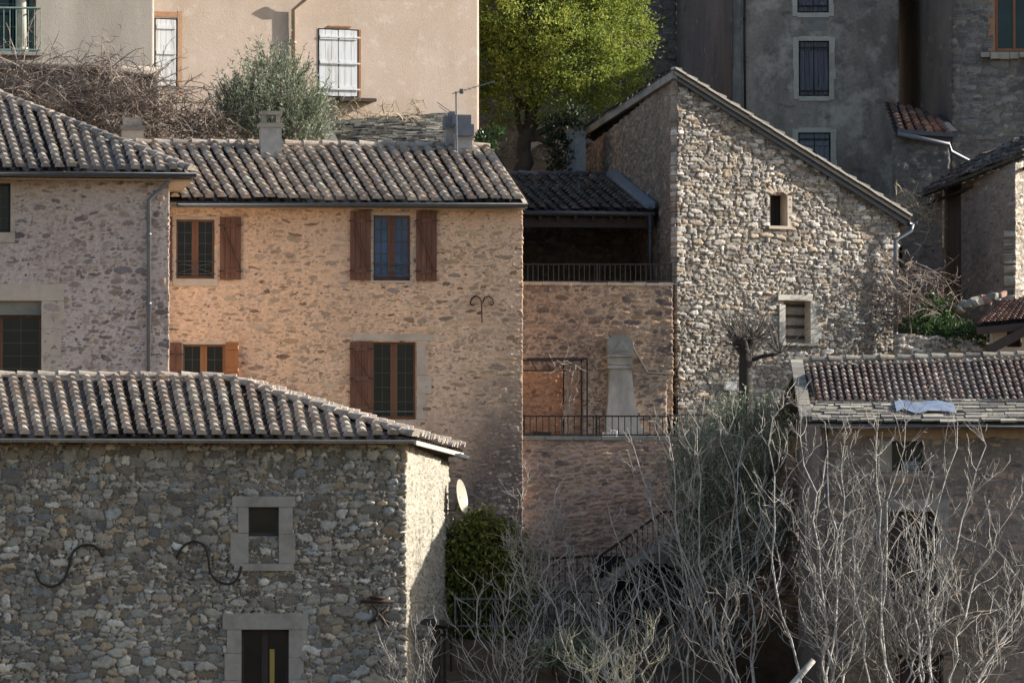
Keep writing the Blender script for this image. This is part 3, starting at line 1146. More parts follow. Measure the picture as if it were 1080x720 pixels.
# decks
lo = Vector((0, 0, .05))
mb.slab([E0 - lo, E1 - lo, PK - lo, R0 - lo], .07, (1.0, .9, .0))
BK = HB + Vector((-1.2, 4.2, 0))
mb.slab([E1 - lo, HB - lo, PK - lo], .07, (1.0, .9, .0))
mb.slab([HB - lo, BK - lo, PK - lo], .07, (1.0, .9, .0))
mb.slab([R0 - lo, PK - lo, BK - lo, R0 + Vector((0, 5, -1.6))], .07, (1.0, .9, .0))
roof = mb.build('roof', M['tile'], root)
mb = MB()
mb.bar(E0 + Vector((0, -.02, -.06)), E1 + Vector((0, -.02, -.06)), .035, .03)
mb.bar(E1 + Vector((.02, 0, -.1)), HB + Vector((.02, 0, -.1)), .05, .09)
mb.build('eave_board', M['verge_mortar'], roof)
gutter('gutter', lerp(E1, HB, .8) + Vector((.1, 0, -.12)), HB + Vector((.1, .1, -.14)), .07, M['zinc'], roof)

# satellite dish on the side wall
c = Ws.p(470, 523, .36)
ax = Vector((.88, -.44, .16)).normalized()
root2 = thing('satellite_dish', 'cream round satellite dish fixed to the sunlit side wall of the cobble house', 'satellite dish', Ws.p(472, 535))
mb = MB()
xx = ax.cross(Vector((0, 0, 1))).normalized()
yy = xx.cross(ax)
V = [c - ax * .06]
fs = []
for rI, dd in ((.19, -.045), (.37, 0)):
    for k in range(20):
        t = k * math.pi / 10
        V.append(c + ax * dd + xx * math.cos(t) * rI * .85 + yy * math.sin(t) * rI)
for k in range(20):
    fs.append((0, 1 + (k + 1) % 20, 1 + k))
    fs.append((1 + k, 1 + (k + 1) % 20, 21 + (k + 1) % 20, 21 + k))
V2 = [v - ax * .015 for v in V]
nV = len(V)
mb.add(V + V2, fs + [tuple(reversed([i + nV for i in f])) for f in fs])
mb.build('dish', M['cream'], root2, True)
mb = MB()
mb.tube([Ws.p(470, 538, 0), Ws.p(470, 538, .2), c - ax * .06], .022, 6)
mb.build('bracket', M['iron_grey'], root2)
mb = MB()
mb.tube([c - yy * .38, c - yy * .3 + ax * .42], .012, 5)
mb.tube([c - yy * .3 + ax * .40 - xx * .03, c - yy * .27 + ax * .48], .03, 6)
mb.build('feed_arm', M['iron_grey'], root2)

# iron gate against the side wall
Wg = Wall((440, 140.3), (475, 144.9))
Wg.o += Wg.n * .06
root2 = thing('iron_gate', 'narrow dark iron bar gate under a dark capped post beside the cobble house wall', 'gate', V3(Wg.pt(1, 0), 1.0))
mb = MB()
for px in (450, 457, 463, 470):
    mb.tube([Wg.p(px, 760, .12), Wg.p(px, 664 if px < 468 else 667, .12)], .028, 6)
mb.build('bars', M['iron'], root2)
mb = MB()
mb.bar(Wg.p(447, 668, .12), Wg.p(471, 670, .12), .05)
mb.bar(Wg.p(447, 735, .12), Wg.p(471, 735, .12), .05)
mb.build('frame', M['iron'], root2)
mb = MB()
mb.bar(Wg.p(449, 770, .2), Wg.p(449, 655, .2), .13)
mb.bar(Wg.p(442, 655, .2), Wg.p(462, 660, .25), .35, .12)
mb.build('post', M['iron'], root2)

# ================================================================== UPPER LEFT HOUSE
Wu = Wall((-70, 146.2), (178, 145.9))
root = thing('stone_house', 'pale pointed stone house at the left edge with a grey downpipe and hipped tile roof', 'house', Wu.pt(Wu.L / 2, 2))
h1 = Wu.rect((-30, 193, 11, 245))
h2 = Wu.rect((-45, 317, 43.5, 405))
wall_mesh(Wu, M['upper'], root, [(-70, 430), (178, 430), (178, 184), (-70, 184)], hole_uz=[h1, h2], style='sparse', sp=.022)
Wur = Wall((178, 146), (170, 152.5))
Wur = Wall.__new__(Wall)
Wur.o = Wu.pt(Wu.L, 0)
Wur.u = Vector((0, 1, 0))
Wur.n = Vector((1, 0, 0))
Wur.L = 6.5
zt = Wu.uz(178, 184)[1]
mbp = MB()
mbp.quad(Wur.pt(0.0, 2, -.03), Wur.pt(6.5, 2, -.03), Wur.pt(6.5, zt, -.03), Wur.pt(0.0, zt, -.03), (-.5, .5, .5))
mbp.build('side_wall', M['upper'], root)
w = casement(root, Wu, h1, cols=2, rows=4, mat=M['wood_dark'], munmat=M['bar_grey'], depth=.18, reveal_mat=M['dressed_warm'])
stone_surround(Wu, h1, .09, .08, .22, M['dressed_warm'], w, split=3, seed=4)
w = casement(root, Wu, (h2[0], h2[1], h2[2], h2[3] - .3), cols=2, rows=5, mat=M['wood'], munmat=M['bar_grey'], midw=.14, depth=.2, reveal_mat=M['dressed'], name='glazed_door')
mb = MB()
mb.wbox(Wu, h2[0], h2[1], h2[3] - .3, h2[3], -.26, -.17)
mb.build('lintel_panel', M['dressed'], w)
stone_surround(Wu, h2, .38, .36, 0, M['dressed_warm'], w, split=3, seed=9)
E0, E1 = at(-80, 181, 145.5), at(204, 181, 145.5)
E0.z = E1.z
R0, R1 = at(-112, 82, 153.5), at(172, 82, 153.5)
R0.z = R1.z
PK = at(-55, 82, 153.5)
PK.z = R1.z


def clipu(s):
    xe = -80 + 284 * s
    return max(0, min(1, .382 * (204 - xe) / 86.8))


mb = MB()
canal_tiles(mb, E0, E1, R0, R1, 21, .42, clipu, seed=21)
ridge_tiles(mb, E1 + Vector((-.05, 0, .03)), PK, .10, .42, 7)
mb.slab([E0 - lo, E1 - lo, PK - lo, R0 - lo], .09, (1.0, .9, .0))
HB = E1 + Vector((.0, 9, .0))
mb.slab([E1 - lo, HB - lo, PK - lo], .09, (1.0, .9, .0))
mb.slab([HB - lo, R0 - lo + Vector((0, 8, -2.8)), PK - lo], .09, (1.0, .9, .0))
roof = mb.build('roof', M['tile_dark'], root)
mb = MB()
mb.slab([E1 + Vector((-.62, .05, -.16)), E1 + Vector((-.02, .05, -.16)), HB + Vector((-.02, -2, -.16)), HB + Vector((-.62, -2, -.16))], .03)
mb.slab([E0 + Vector((0, .02, -.16)), E1 + Vector((-.02, .02, -.16)), E1 + Vector((-.02, .6, -.15)), E0 + Vector((0, .6, -.15))], .03)
mb.build('soffit', M['soffit'], roof)
g = gutter('gutter', E0 + Vector((0, -.08, -.05)), E1 + Vector((.05, -.08, -.05)), .085, M['zinc_dark'], roof)
pipe('downpipe', [Wu.p(179, 184, .35), Wu.p(178, 192, .32), Wu.p(157, 211, .09), Wu.p(157, 430, .09)], .05, M['zinc'], root)

# ================================================================== MAIN HOUSE WITH BROWN SHUTTERS
Wm = Wall((150, 149.62), (551, 149.5))
root = thing('stone_house', 'warm ochre stone house in the middle with red brown shutters and long canal tile roof', 'house', Wm.pt(Wm.L / 2, 2))
MH = root
ha = Wm.rect((186, 231.5, 226, 294))
hb = Wm.rect((394, 227, 432.5, 296))
hc = Wm.rect((193, 363, 237, 400))
hc = (hc[0], hc[1], hc[2] - .5, hc[3])
hd = Wm.rect((393, 360.5, 438.5, 442))
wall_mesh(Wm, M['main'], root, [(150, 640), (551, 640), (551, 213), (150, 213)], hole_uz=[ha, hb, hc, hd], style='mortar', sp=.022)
P0, P1 = Wm.pt(0, 0, -.1), Wm.pt(Wm.L, 0, -.1)
zt = Wm.uz(400, 214)[1]
Wmr = Wall.__new__(Wall)
Wmr.o = Wm.pt(Wm.L, 0)
Wmr.u = Vector((0, 1, 0))
Wmr.n = Vector((1, 0, 0))
Wmr.L = 9
plain(root, [[Wmr.pt(.1, 2, -.06), Wmr.pt(9, 2, -.06), Wmr.pt(9, zt, -.06), Wmr.pt(4.5, zt + 1.5, -.06), Wmr.pt(.1, zt, -.06)],
             [V3(P0 + Vector((0, 9, 0)), 2), V3(P1 + Vector((0, 9, 0)), 2), V3(P1 + Vector((0, 9, 0)), zt), V3(P0 + Vector((0, 9, 0)), zt)]], M['main'])
for r, gm, guard, mt, rows in ((ha, M['glass'], True, M['wood_frame'], 5), (hb, M['glass_blue'], True, M['wood'], 5), (hc, M['glass'], False, M['wood_bright'], 4), (hd, M['glass'], False, M['wood_frame'], 5)):
    w = casement(root, Wm, r, rows=rows, mat=mt, glass=gm, depth=.12, reveal_mat=M['dressed_warm'], munmat=M['bar_grey'], midw=.15, mun=.011, frame=.04)
    if r is not hd:
        stone_surround(Wm, r, .065, .07, .16 if r is ha else .05, M['dressed_warm'], w, proud=.004, split=2)
    if guard:
        guard_rail(Wm, r, r[2] + .1, r[2] + .38, w, M['iron_grey'])
mb = MB()
for (a, b, c_, d) in ((439.5, 362, 449, 395), (439.5, 396, 455, 415), (439.5, 416, 450, 442), (372, 352, 458, 359.5), (391, 443, 446, 448)):
    q = Wm.rect((a, b, c_, d))
    mb.wbox(Wm, q[0], q[1], q[2], q[3], -.1, .018)
mb.build('surround', M['dressed_warm'], root)
mb = MB()
mb.tube([Wm.p(393, 434, .03), Wm.p(438, 434, .03)], .018, 6)
mb.build('guard_bar', M['iron_grey'], root)
for i, q in enumerate(((369, 223, 391, 296), (438.5, 222.5, 460.5, 296.5), (231.5, 228.5, 254, 295.5))):
    shutter(root, Wm, Wm.rect(q), M['wood'], seed=i)
shutter(root, Wm, Wm.rect((172, 229, 181.5, 296)), M['wood'], boards=2, diag=False, seed=8)
shutter(root, Wm, Wm.rect((369, 360, 393, 438)), M['wood'], battens=(.1, .5, .9), seed=9)
q = Wm.rect((179, 361, 191.5, 400))
shutter(root, Wm, (q[0], q[1], q[2] - .5, q[3]), M['wood'], boards=2, battens=(.1, .5, .8), diag=False, seed=10)
# the half open shutter of the lower left window, sunlight put in as brighter wood
mb = MB()
q = Wm.rect((238, 361, 251, 400))
a = Wm.pt(q[0], 0, .02)
b = Wm.pt(q[1], 0, .26)
zz0, zz1 = q[2] - .5, q[3]
for k in range(4):
    c0, c1 = lerp(a, b, k / 4 + .006), lerp(a, b, (k + 1) / 4 - .006)
    t = Vector((-.02, .03, 0))
    mb.hexa([V3(c0, zz0), V3(c1, zz0), V3(c1 + t, zz0), V3(c0 + t, zz0), V3(c0, zz1), V3(c1, zz1), V3(c1 + t, zz1), V3(c0 + t, zz1)])
for z in (zz0 + .7, zz1 - .12):
    mb.bar(V3(a, z) + Vector((.01, -.03, 0)), V3(b, z) + Vector((-.01, -.03, 0)), .03, .08)
mb.build('shutter', M['wood_bright'], root)
f3 = lambda x, y: (270 + x / 3, 200 + y / 3)
anchor(Wm, [f3(690, 362), f3(684, 367), f3(677, 360), f3(682, 345), f3(695, 337), f3(708, 345), f3(713, 362), f3(714, 420)], .018, M['iron_rust'], root, extra=[[f3(714, 362), f3(722, 343), f3(735, 337), f3(748, 346), f3(752, 360), f3(745, 367), f3(739, 362)]])
# wavy under-eave render band
mb = MB()
q = Wm.rect((182, 214, 552, 221))
n = 24
for k in range(n):
    a = lerp(q[0], q[1], k / n)
    b = lerp(q[0], q[1], (k + 1) / n)
    mb.wbox(Wm, a, b, q[2] + random.uniform(-.03, .03), q[3], -.05, .022 + random.uniform(0, .006))
mb.build('eave_band', M['mortar'], root)

E0, E1 = at(140, 213, 149.2), at(554, 211, 149.1)
E0.z = E1.z = (E0.z + E1.z) / 2
R0, R1 = at(105, 157.5, 153.4), at(517, 157, 153.6)
R0.z = R1.z
CH = [(286, 165), (485, 172)]
mb = MB()
canal_tiles(mb, E0, E1, R0, R1, 33, .40, seed=31, rr=.345)
ridge_tiles(mb, R0 + Vector((0, .05, .03)), R1 + Vector((0, .05, .03)), .10, .42, 8)
mb.slab([E0 - lo, E1 - lo, R1 - lo, R0 - lo], .08, (1.0, .9, .0))
mb.slab([R0 - lo, R1 - lo, R1 + Vector((0, 5, -1.6)), R0 + Vector((0, 5, -1.6))], .08, (1.0, .9, .0))
roof = mb.build('roof', M['tile'], root)
mb = MB()
mb.bar(E1 + Vector((.0, 0, -.07)), R1 + Vector((.0, 0, -.07)), .1, .12)
mb.build('verge_board', M['mortar'], roof)
gutter('gutter', at(186, 213, 149.2) + Vector((0, -.09, -.04)), E1 + Vector((.04, -.09, -.04)), .075, M['zinc_dark'], roof)
mb = MB()
mb.slab([E0 + Vector((0, .02, -.14)), E1 + Vector((0, .02, -.14)), E1 + Vector((0, .45, -.1)), E0 + Vector((0, .45, -.1))], .03)
mb.build('soffit', M['soffit'], roof)


def box_at(mb, px0, px1, pt, pb, Y, dep):
    A = at(px0, pb, Y)
    B = at(px1, pb, Y)
    zt, zb = at(px0, pt, Y).z, at(px0, pb, Y).z
    dd = Vector((0, dep, 0))
    mb.hexa([V3(A, zb), V3(B, zb), V3(B + dd, zb), V3(A + dd, zb), V3(A, zt), V3(B, zt), V3(B + dd, zt), V3(A + dd, zt)])


# chimneys of the main house
ch = MB()
box_at(ch, 275, 297, 134, 172, 152.6, .5)
chm = ch.build('chimney', M['cement'], roof)
cap = MB()
box_at(cap, 273, 299, 129.5, 133.8, 152.55, .6)
box_at(cap, 276.5, 281, 121, 129.3, 152.65, .35)
box_at(cap, 291, 295.5, 121, 129.3, 152.65, .35)
box_at(cap, 275, 297.5, 117, 121, 152.6, .5)
cap.build('chimney_cap', M['dressed'], chm)
fl = MB()
box_at(fl, 271, 302, 163, 167.5, 152.35, .2)
fl.build('flashing', M['cement'], chm)
ch = MB()
box_at(ch, 480, 498, 140, 178, 152.9, .5)
for y in (145, 155, 163):
    box_at(ch, 479.4, 498.6, y, y + 1.2, 152.87, .56)
chm = ch.build('chimney', M['cement'], roof)
cap = MB()
box_at(cap, 481, 500, 131, 143, 152.8, .62)
box_at(cap, 479, 497, 121, 131.2, 152.85, .5)
cap.build('chimney_cap', M['cement_blue'], chm)
ch = MB()
box_at(ch, 470.5, 479, 130, 170, 153.35, .45)
chm2 = ch.build('chimney', M['cement'], roof)
cap = MB()
box_at(cap, 469, 479.5, 122, 135, 153.3, .5)
box_at(cap, 474, 480, 117.5, 122.2, 153.3, .4)
cap.build('chimney_cap', M['cement_blue'], chm2)
fl = MB()
box_at(fl, 476, 501, 171, 174.5, 152.6, .3)
fl.build('flashing', M['verge_mortar'], chm)
ch = MB()
box_at(ch, 129, 151.5, 137, 160, 155.0, .6)
chm = ch.build('chimney', M['dressed_warm'], root)
cap = MB()
box_at(cap, 127, 153.5, 132, 136.8, 154.95, .7)
box_at(cap, 130, 150, 124, 132, 155.05, .5)
cap.build('chimney_cap', M['tile_dark'], chm)

# TV aerial
root2 = thing('tv_antenna', 'thin grey rooftop aerial strapped to the blue grey chimney', 'antenna', at(481.5, 172, 152.7))
mb = MB()
mb.tube([at(482, 176, 152.7), at(481, 97, 152.7)], .018, 6)
mb.build('mast', M['zinc'], root2)
mb = MB()
a, b = at(477, 99, 152.6), at(522, 86, 152.9)
mb.tube([a, b], .010, 5)
for k in range(9):
    p = lerp(a, b, .08 + k * .108)
    mb.tube([p + Vector((.01, -.16, -.05)), p + Vector((-.01, .16, .05))], .005, 4)
mb.tube([at(461, 108, 152.7), at(474, 117, 152.7)], .008, 4)
mb.tube([at(463, 112, 152.6), at(475, 121, 152.7)], .008, 4)
mb.tube([at(487, 94, 152.6), at(487, 99, 152.6)], .05, 6)
mb.build('boom', M['iron_grey'], root2)

# ================================================================== GABLE RUBBLE HOUSE
Wgr = Wall((715, 152.2), (946, 153.8))
Wgl = Wall((618, 165.6), (715, 152.2))
root = thing('stone_house', 'tall pale rubble stone house with one steep sloping gable and a narrow slit window', 'house', Wgr.pt(0, 5))
GH = root
s1 = Wgr.rect((812.5, 205, 830, 238.5))
s2 = Wgr.rect((827, 317, 853.5, 362))
wall_mesh(Wgr, M['gable'], root, [(715, 500), (946, 500), (946, 226), (714, 76)], hole_uz=[s1, s2], style='rubble', sp=.0195)
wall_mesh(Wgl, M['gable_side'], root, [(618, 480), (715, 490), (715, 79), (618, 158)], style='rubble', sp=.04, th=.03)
# rear walls
Bb = Wgr.pt(Wgr.L, 0)
back = Wgl.pt(0, 0) - Wgr.pt(0, 0)
zl, zh = at(946, 232, 153.8).z, at(714, 76, 152.2).z
plain(root, [[V3(Bb, 5), V3(Bb + back, 5), V3(Bb + back, zl), V3(Bb, zl)], [V3(Bb + back, 5), V3(Wgl.pt(0, 0), 5), V3(Wgl.pt(0, 0), zh - .6), V3(Bb + back, zl)]], M['gable_side'])
w = door_leaf(root, Wgr, s1, M['black'], .34, name='window')
mb = MB()
reveal(mb, Wgr, *s1, -.4)
mb.build('reveal', M['dressed_warm'], w)
mb = MB()
mb.wbox(Wgr, s1[1] + .004, s1[1] + .22, s1[2], s1[2] + .28, -.2, .03)
mb.wbox(Wgr, s1[1] + .004, s1[1] + .12, s1[2] + .29, s1[3] - .02, -.2, .025)
for k in range(7):
    t = math.pi * (.12 + .76 * k / 6)
    uc = (s1[0] + s1[1]) / 2
    p0 = Vector((uc + math.cos(t) * .17, s1[3] + math.sin(t) * .06))
    p1 = Vector((uc + math.cos(t) * .36, s1[3] + .04 + math.sin(t) * .2))
    mb.bar(Wgr.pt(p0.x, p0.y, -.05), Wgr.pt(p1.x, p1.y, -.05), .055, .17, up=Wgr.n)
mb.wbox(Wgr, s1[0] - .05, s1[1] + .12, s1[2] - .07, s1[2] - .003, -.2, .05)
mb.build('surround', M['dressed_warm'], w)
w = door_leaf(root, Wgr, s2, M['wood_old'], .26, name='window')
mb = MB()
for k in range(4):
    z = lerp(s2[2], s2[3], (k + .6) / 4)
    mb.wbox(Wgr, s2[0], s2[1], z - .035, z + .035, -.255, -.235)
mb.build('cross_board', M['wood_dark'], w)
mb = MB()
reveal(mb, Wgr, *s2, -.3)
mb.build('reveal', M['dressed_warm'], w)
mb = MB()
mb.wbox(Wgr, s2[0] - .18, s2[1] + .04, s2[3] + .004, s2[3] + .13, -.2, .085)
mb.wbox(Wgr, s2[0] - .15, s2[0] - .003, s2[2], s2[3] - .1, -.2, .08)
for k in range(6):
    z0_, z1_ = lerp(s2[2] - .05, s2[3], k / 6), lerp(s2[2] - .05, s2[3], (k + 1) / 6)
    wd = (.2, .27, .26, .18, .14, .1)[k]
    mb.wbox(Wgr, s2[1] + .003, s2[1] + wd, z0_, z1_ + .002, -.2, .08 - .002 * (k % 2))
mb.wbox(Wgr, s2[0] - .1, s2[1] + .05, s2[2] - .06, s2[2] - .003, -.2, .10)
mb.build('surround', M['dressed_white'], w)
# roof: single slope falling to the right
A = at(711, 73, 151.95)
B = at(961, 229, 153.6)
bv = Vector((back.x, back.y, -.35))
A2, B2 = A + bv, B + bv
up = Vector((0, 0, 1))
mb = MB()
mb.slab([A, B, B2, A2], .10, (1.0, .9, .1))
dA = (A2 - A)
canal_tiles(mb, B + up * .03 + (A - B) * .02, B2 + up * .03 + (A - B) * .02, A + up * .03, A2 + up * .03, 40, .42, seed=41, s_range=(.02, 1))
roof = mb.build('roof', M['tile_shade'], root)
mb = MB()
n = 22
for k in range(n):
    a = lerp(A, B, k / n) + up * (.035 + random.uniform(-.01, .012))
    b = lerp(A, B, (k + .97) / n) + up * (.035 + random.uniform(-.01, .012))
    mb.bar(a + Vector((0, .12, 0)), b + Vector((0, .12, 0)), .27, .045)
mb.build('verge', M['verge_mortar'], roof)
mb = MB()
nn = Vector((-.05, .0, 0))
mb.bar(A + Vector((.05, .10, -.16)), B + Vector((0, .10, -.16)), .05, .14)
mb.build('barge_board', M['zinc_dark'], roof)
mb = MB()
mb.bar(A + Vector((.02, 0.05, -.12)), A2 + Vector((.02, 0, -.10)), .10, .17)
mb.build('wall_plate', M['dressed_dim'], roof)
gutter('gutter', B + Vector((.05, -.02, -.12)), B2 + Vector((.05, 0, -.12)), .08, M['zinc'], roof)
pipe('downpipe', [B + Vector((.03, -.0, -.16)), at(961, 243, 153.6), at(944.5, 253.5, 153.55), at(944.5, 385, 153.55)], .05, M['zinc'], root)

# small sign on the wall by the pollard
Wq = Wgr
q = Wgr.rect((763, 402.5, 775, 411.5))
root2 = thing('plaque', 'small blank white plaque on the rubble wall left of the pollarded trunk', 'plaque', Wgr.pt(q[0], q[2]))
mb = MB()
mb.wbox(Wgr, q[0], q[1], q[2], q[3], .04, .115)
mb.build('board', M['white'], root2)
mb = MB()
for (a, b) in ((q[0] + .03, q[3] - .03), (q[1] - .03, q[3] - .03), (q[0] + .03, q[2] + .03), (q[1] - .03, q[2] + .03)):
    mb.tube([Wgr.pt(a, b, .03), Wgr.pt(a, b, .122)], .01, 6)
mb.build('screw', M['iron_grey'], root2)

# ================================================================== LOGGIA HOUSE BETWEEN
Wt = Wall((540, 152.0), (709, 152.0))
root = thing('stone_house', 'low brown stone house with a dark open loggia under a grey tile roof', 'house', Wt.pt(1, 6))
LH = root
wall_mesh(Wt, M['terrace'], root, [(540, 480), (709, 480), (709, 298.5), (540, 298.5)], style='thin', sp=.023)
mb = MB()
zf = Wt.uz(600, 298)[1]
n = 12
for k in range(n):
    a, b = lerp(.1, Wt.L, k / n), lerp(.1, Wt.L, (k + .97) / n)
    mb.wbox(Wt, a, b, zf - .06, zf + random.uniform(0, .02), -.32, .04 + random.uniform(-.02, .02))
mb.build('coping', M['dressed_warm'], root)
xl = Wt.pt(0, 0).x
xr = at(690, 222, 154.5).x
fl = MB()
fl.slab([Vector((xl, 152.05, zf - .1)), Vector((Wt.pt(Wt.L, 0).x - .05, 152.05, zf - .1)), Vector((xr, 159, zf - .1)), Vector((xl, 159, zf - .1))], .2)
fl.build('loggia_floor', M['cement'], root)
Wlb = Wall((500, 158.5), (680, 158.5))
wall_mesh(Wlb, M['gable_side'], root, [(500, 330), (680, 330), (680, 195), (500, 195)], style='thin', sp=.05)
E0, E1 = at(523, 222, 154.5), at(691, 222, 154.5)
E0.z = E1.z
R0, R1 = at(488, 187, 160.5), at(649, 187, 160.5)
R0.z = R1.z
mb = MB()
canal_tiles(mb, E0, E1, R0, R1, 15, .42, seed=51, rr=.27)
ridge_tiles(mb, R0 + up * .03, R1 + up * .03, .09, .42, 9)
mb.slab([E0 - lo, E1 - lo, R1 - lo, R0 - lo], .10, (1.0, .9, .0))
mb.slab([R0 - lo, R1 - lo, R1 + Vector((0, 4, -1.2)), R0 + Vector((0, 4, -1.2))], .1, (1.0, .9, .0))
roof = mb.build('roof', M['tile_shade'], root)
mb = MB()
fl0, fl1 = E1 + Vector((-.02, 0, .03)), R1 + Vector((-.02, 0, .03))
mb.hexa([fl0 + Vector((-.22, 0, .02)), fl0 + Vector((.02, 0, .02)), fl1 + Vector((.02, 0, .02)), fl1 + Vector((-.22, 0, .02)),
         fl0 + Vector((-.2, 0, .10)), fl0 + Vector((.02, 0, .16)), fl1 + Vector((.02, 0, .16)), fl1 + Vector((-.2, 0, .10))])
mb.build('flashing', M['flashing'], roof)
gutter('gutter', E0 + Vector((.55, -.09, -.05)), E1 + Vector((-.03, -.09, -.05)), .08, M['zinc'], roof)
mb = MB()
mb.bar(E0 + Vector((0, .25, -.28)), E1 + Vector((0, .25, -.28)), .18, .22)
for k in range(9):
    a = lerp(E0, E1, (k + .5) / 9)
    b = lerp(R0, R1, (k + .5) / 9)
    mb.bar(a - up * .18, b - up * .18, .08, .12)
mb.build('beam', M['wood_dark'], roof)
pipe('downpipe', [at(686, 226, 154.3), at(686, 300, 154.3)], .05, M['zinc_dark'], root)
ch = MB()
box_at(ch, 597.5, 618, 138, 192, 162.0, .7)
chm = ch.build('chimney', M['cement'], root)
cap = MB()
box_at(cap, 601, 615, 127, 139, 162.05, .5)
box_at(cap, 599.5, 617, 124, 127.5, 162.0, .6)
cap.build('chimney_cap', M['dressed'], chm)


def railing(name, label, P, Q, h, step, mat, group=None, rails=(.0, 1.0), r=.011, rr=.016, posts=True, cat='railing', spike=False, parent=None):
    root = thing(name, label, cat, P.copy(), group) if parent is None else parent
    d = Q - P
    n = max(2, int(d.length / step))
    mb = MB()
    for t in rails:
        mb.bar(P + up * h * (t if t else .08), Q + up * h * (t if t else .08), rr * 2)
    mb.build('rail', mat, root)
    mb = MB()
    for k in range(n + 1):
        a = lerp(P, Q, k / n)
        mb.tube([a + up * .02, a + up * (h + (.08 if spike else -.01))], r, 5)
    mb.build('balusters', mat, root)
    if posts:
        for t in (0, .5, 1):
            mb = MB()
            a = lerp(P, Q, t)
            mb.bar(a - up * .03, a + up * (h + .03), .04)
            mb.build('post', mat, root)
    return root


railing('loggia_railing', 'thin dark iron railing across the open loggia on top of the stone wall', Wt.p(552, 298, -.15), Wt.p(709, 298, -.15), .42, .115, M['iron'])

# ================================================================== LOWER TERRACE
Wlo = Wall((545, 149.8), (842, 149.8))
root = thing('retaining_wall', 'tall dark brown stone retaining wall below the terrace railing', 'wall', Wlo.pt(1, 2.5))
wall_mesh(Wlo, M['lower'], root, [(545, 690), (842, 690), (842, 461), (545, 461)], style='thin', sp=.023)
mb = MB()
zt_ = Wlo.uz(620, 460)[1]
for k in range(10):
    a, b = lerp(0, Wlo.L, k / 10), lerp(0, Wlo.L, (k + .98) / 10)
    mb.wbox(Wlo, a, b, zt_ - .08, zt_ + random.uniform(-.005, .012), -.35, .05 + random.uniform(-.02, .02))
mb.build('coping', M['dressed'], root)
mb = MB()
q0, q1 = Wlo.pt(0, zt_ - .05, -.3), Wlo.pt(Wlo.L, zt_ - .05, -.3)
mb.slab([q0, q1, q1 + Vector((0, 3.3, 0)), q0 + Vector((0, 2.1, 0))], .3)
mb.build('terrace_paving', M['cement'], root)
railing('terrace_railing', 'black iron balustrade along the edge of the lower stone terrace', Wlo.p(553, 460, -.1), Wlo.p(706, 460, -.1), .45, .135, M['iron'])
railing('garden_railing', 'continuation of black iron balustrade in front of the rubble gable above the olive', Wlo.p(707, 460, -.1), Wlo.p(834, 458, -.6), .47, .135, M['iron'])

# recess panel behind the pergola, bounced orange glow painted into its colour
Wp = Wall((545, 151.85), (596, 151.85))
root = thing('glow_panel', 'masonry panel with painted orange bounce glow on the terrace behind the iron pergola', 'wall panel', Wp.pt(.2, 6.6))
wall_mesh(Wp, M['ochre_and_glow'], root, [(545, 470), (594, 470), (594, 391), (545, 391)], style='mortar', sp=.03, th=.1)
Wp2 = Wall((594, 151.75), (616, 151.75))
wall_mesh(Wp2, M['lower'], root, [(594, 470), (616, 470), (616, 391), (594, 391)], style='thin', sp=.03, th=.1, name='stone_pier')

# outdoor fireplace
Wc = Wall((615, 151.55), (706, 151.55))
root = thing('outdoor_fireplace', 'flared whitewashed chimney breast with a grey carved stone top on the terrace', 'fireplace', Wc.pt(.8, 6.6))
wall_mesh(Wc, M['terrace'], root, [(615, 470), (703, 470), (703, 396), (684, 394), (662, 357), (640, 356), (618, 382), (615, 388)], style='thin', sp=.03, th=.28, name='flank_wall')
mb = MB()
U = lambda x, y: Wc.uz(x, y)
prof_l = [(636, 462), (637, 445), (639.5, 425), (641, 400), (641.5, 389)]
prof_r = [(664, 389), (665, 400), (667.5, 425), (672, 443), (679, 462)]
mb.prism(Wc, [U(*q) for q in (prof_l[::-1] + prof_r[::-1])][::-1] if False else [U(*q) for q in prof_l + prof_r][::-1], 0, .33, (.2, .5, .5))
mb.build('hood', M['weathered_lime'], root)
mb = MB()
for (x0, y0, x1, y1, o) in ((639, 385.5, 666, 389.2, .40), (640, 377.5, 665, 385, .35), (639, 374.5, 666, 377.2, .39)):
    q = Wc.rect((x0, y0, x1, y1))
    mb.wbox(Wc, q[0], q[1], q[2], q[3], -.05, o)
mb.build('mantel', M['weathered_lime'], root)
mb = MB()
mb.prism(Wc, [U(639, 374.3), U(666, 374.3), U(665.5, 362), U(663, 357), U(658, 354.5), U(652, 353.5), U(646, 354.5), U(641, 357), U(638.5, 362)], 0, .36)
mb.prism(Wc, [U(645, 371), U(661, 371), U(652.5, 360)], .361, .385)
mb.build('carved_top', M['carved'], root)
mb = MB()
pts = [(661, 355), (664, 359), (683, 392.5), (703, 394)]
for a, b in zip(pts[:-1], pts[1:]):
    mb.bar(Wc.p(*a, -.1), Wc.p(*b, -.1), .30, .03, up=up)
mb.build('coping', M['verge_mortar'], root)

# iron pergola with a climbing vine
root = thing('pergola', 'thin black iron pergola frame in front of the orange panel', 'pergola', Wc.p(585, 460))
mb = MB()
for o in (0, .9):
    mb.bar(Wc.p(551, 380, o), Wc.p(614, 380, o), .035)
for x in (553, 583, 613):
    mb.bar(Wc.p(x, 380, -.05), Wc.p(x, 380, .95), .03)
mb.bar(Wc.p(551, 391, .1), Wc.p(600, 391, .1), .025)
for x in (560, 575):
    mb.bar(Wc.p(x, 381, .1), Wc.p(x + 5, 390, .1), .018)
mb.build('beam', M['iron'], root)
for x, o in ((613, .05), (594, .05), (614, .9)):
    mb = MB()
    mb.bar(Wc.p(x, 461, o), Wc.p(x, 380, o), .032)
    mb.build('post', M['iron'], root)

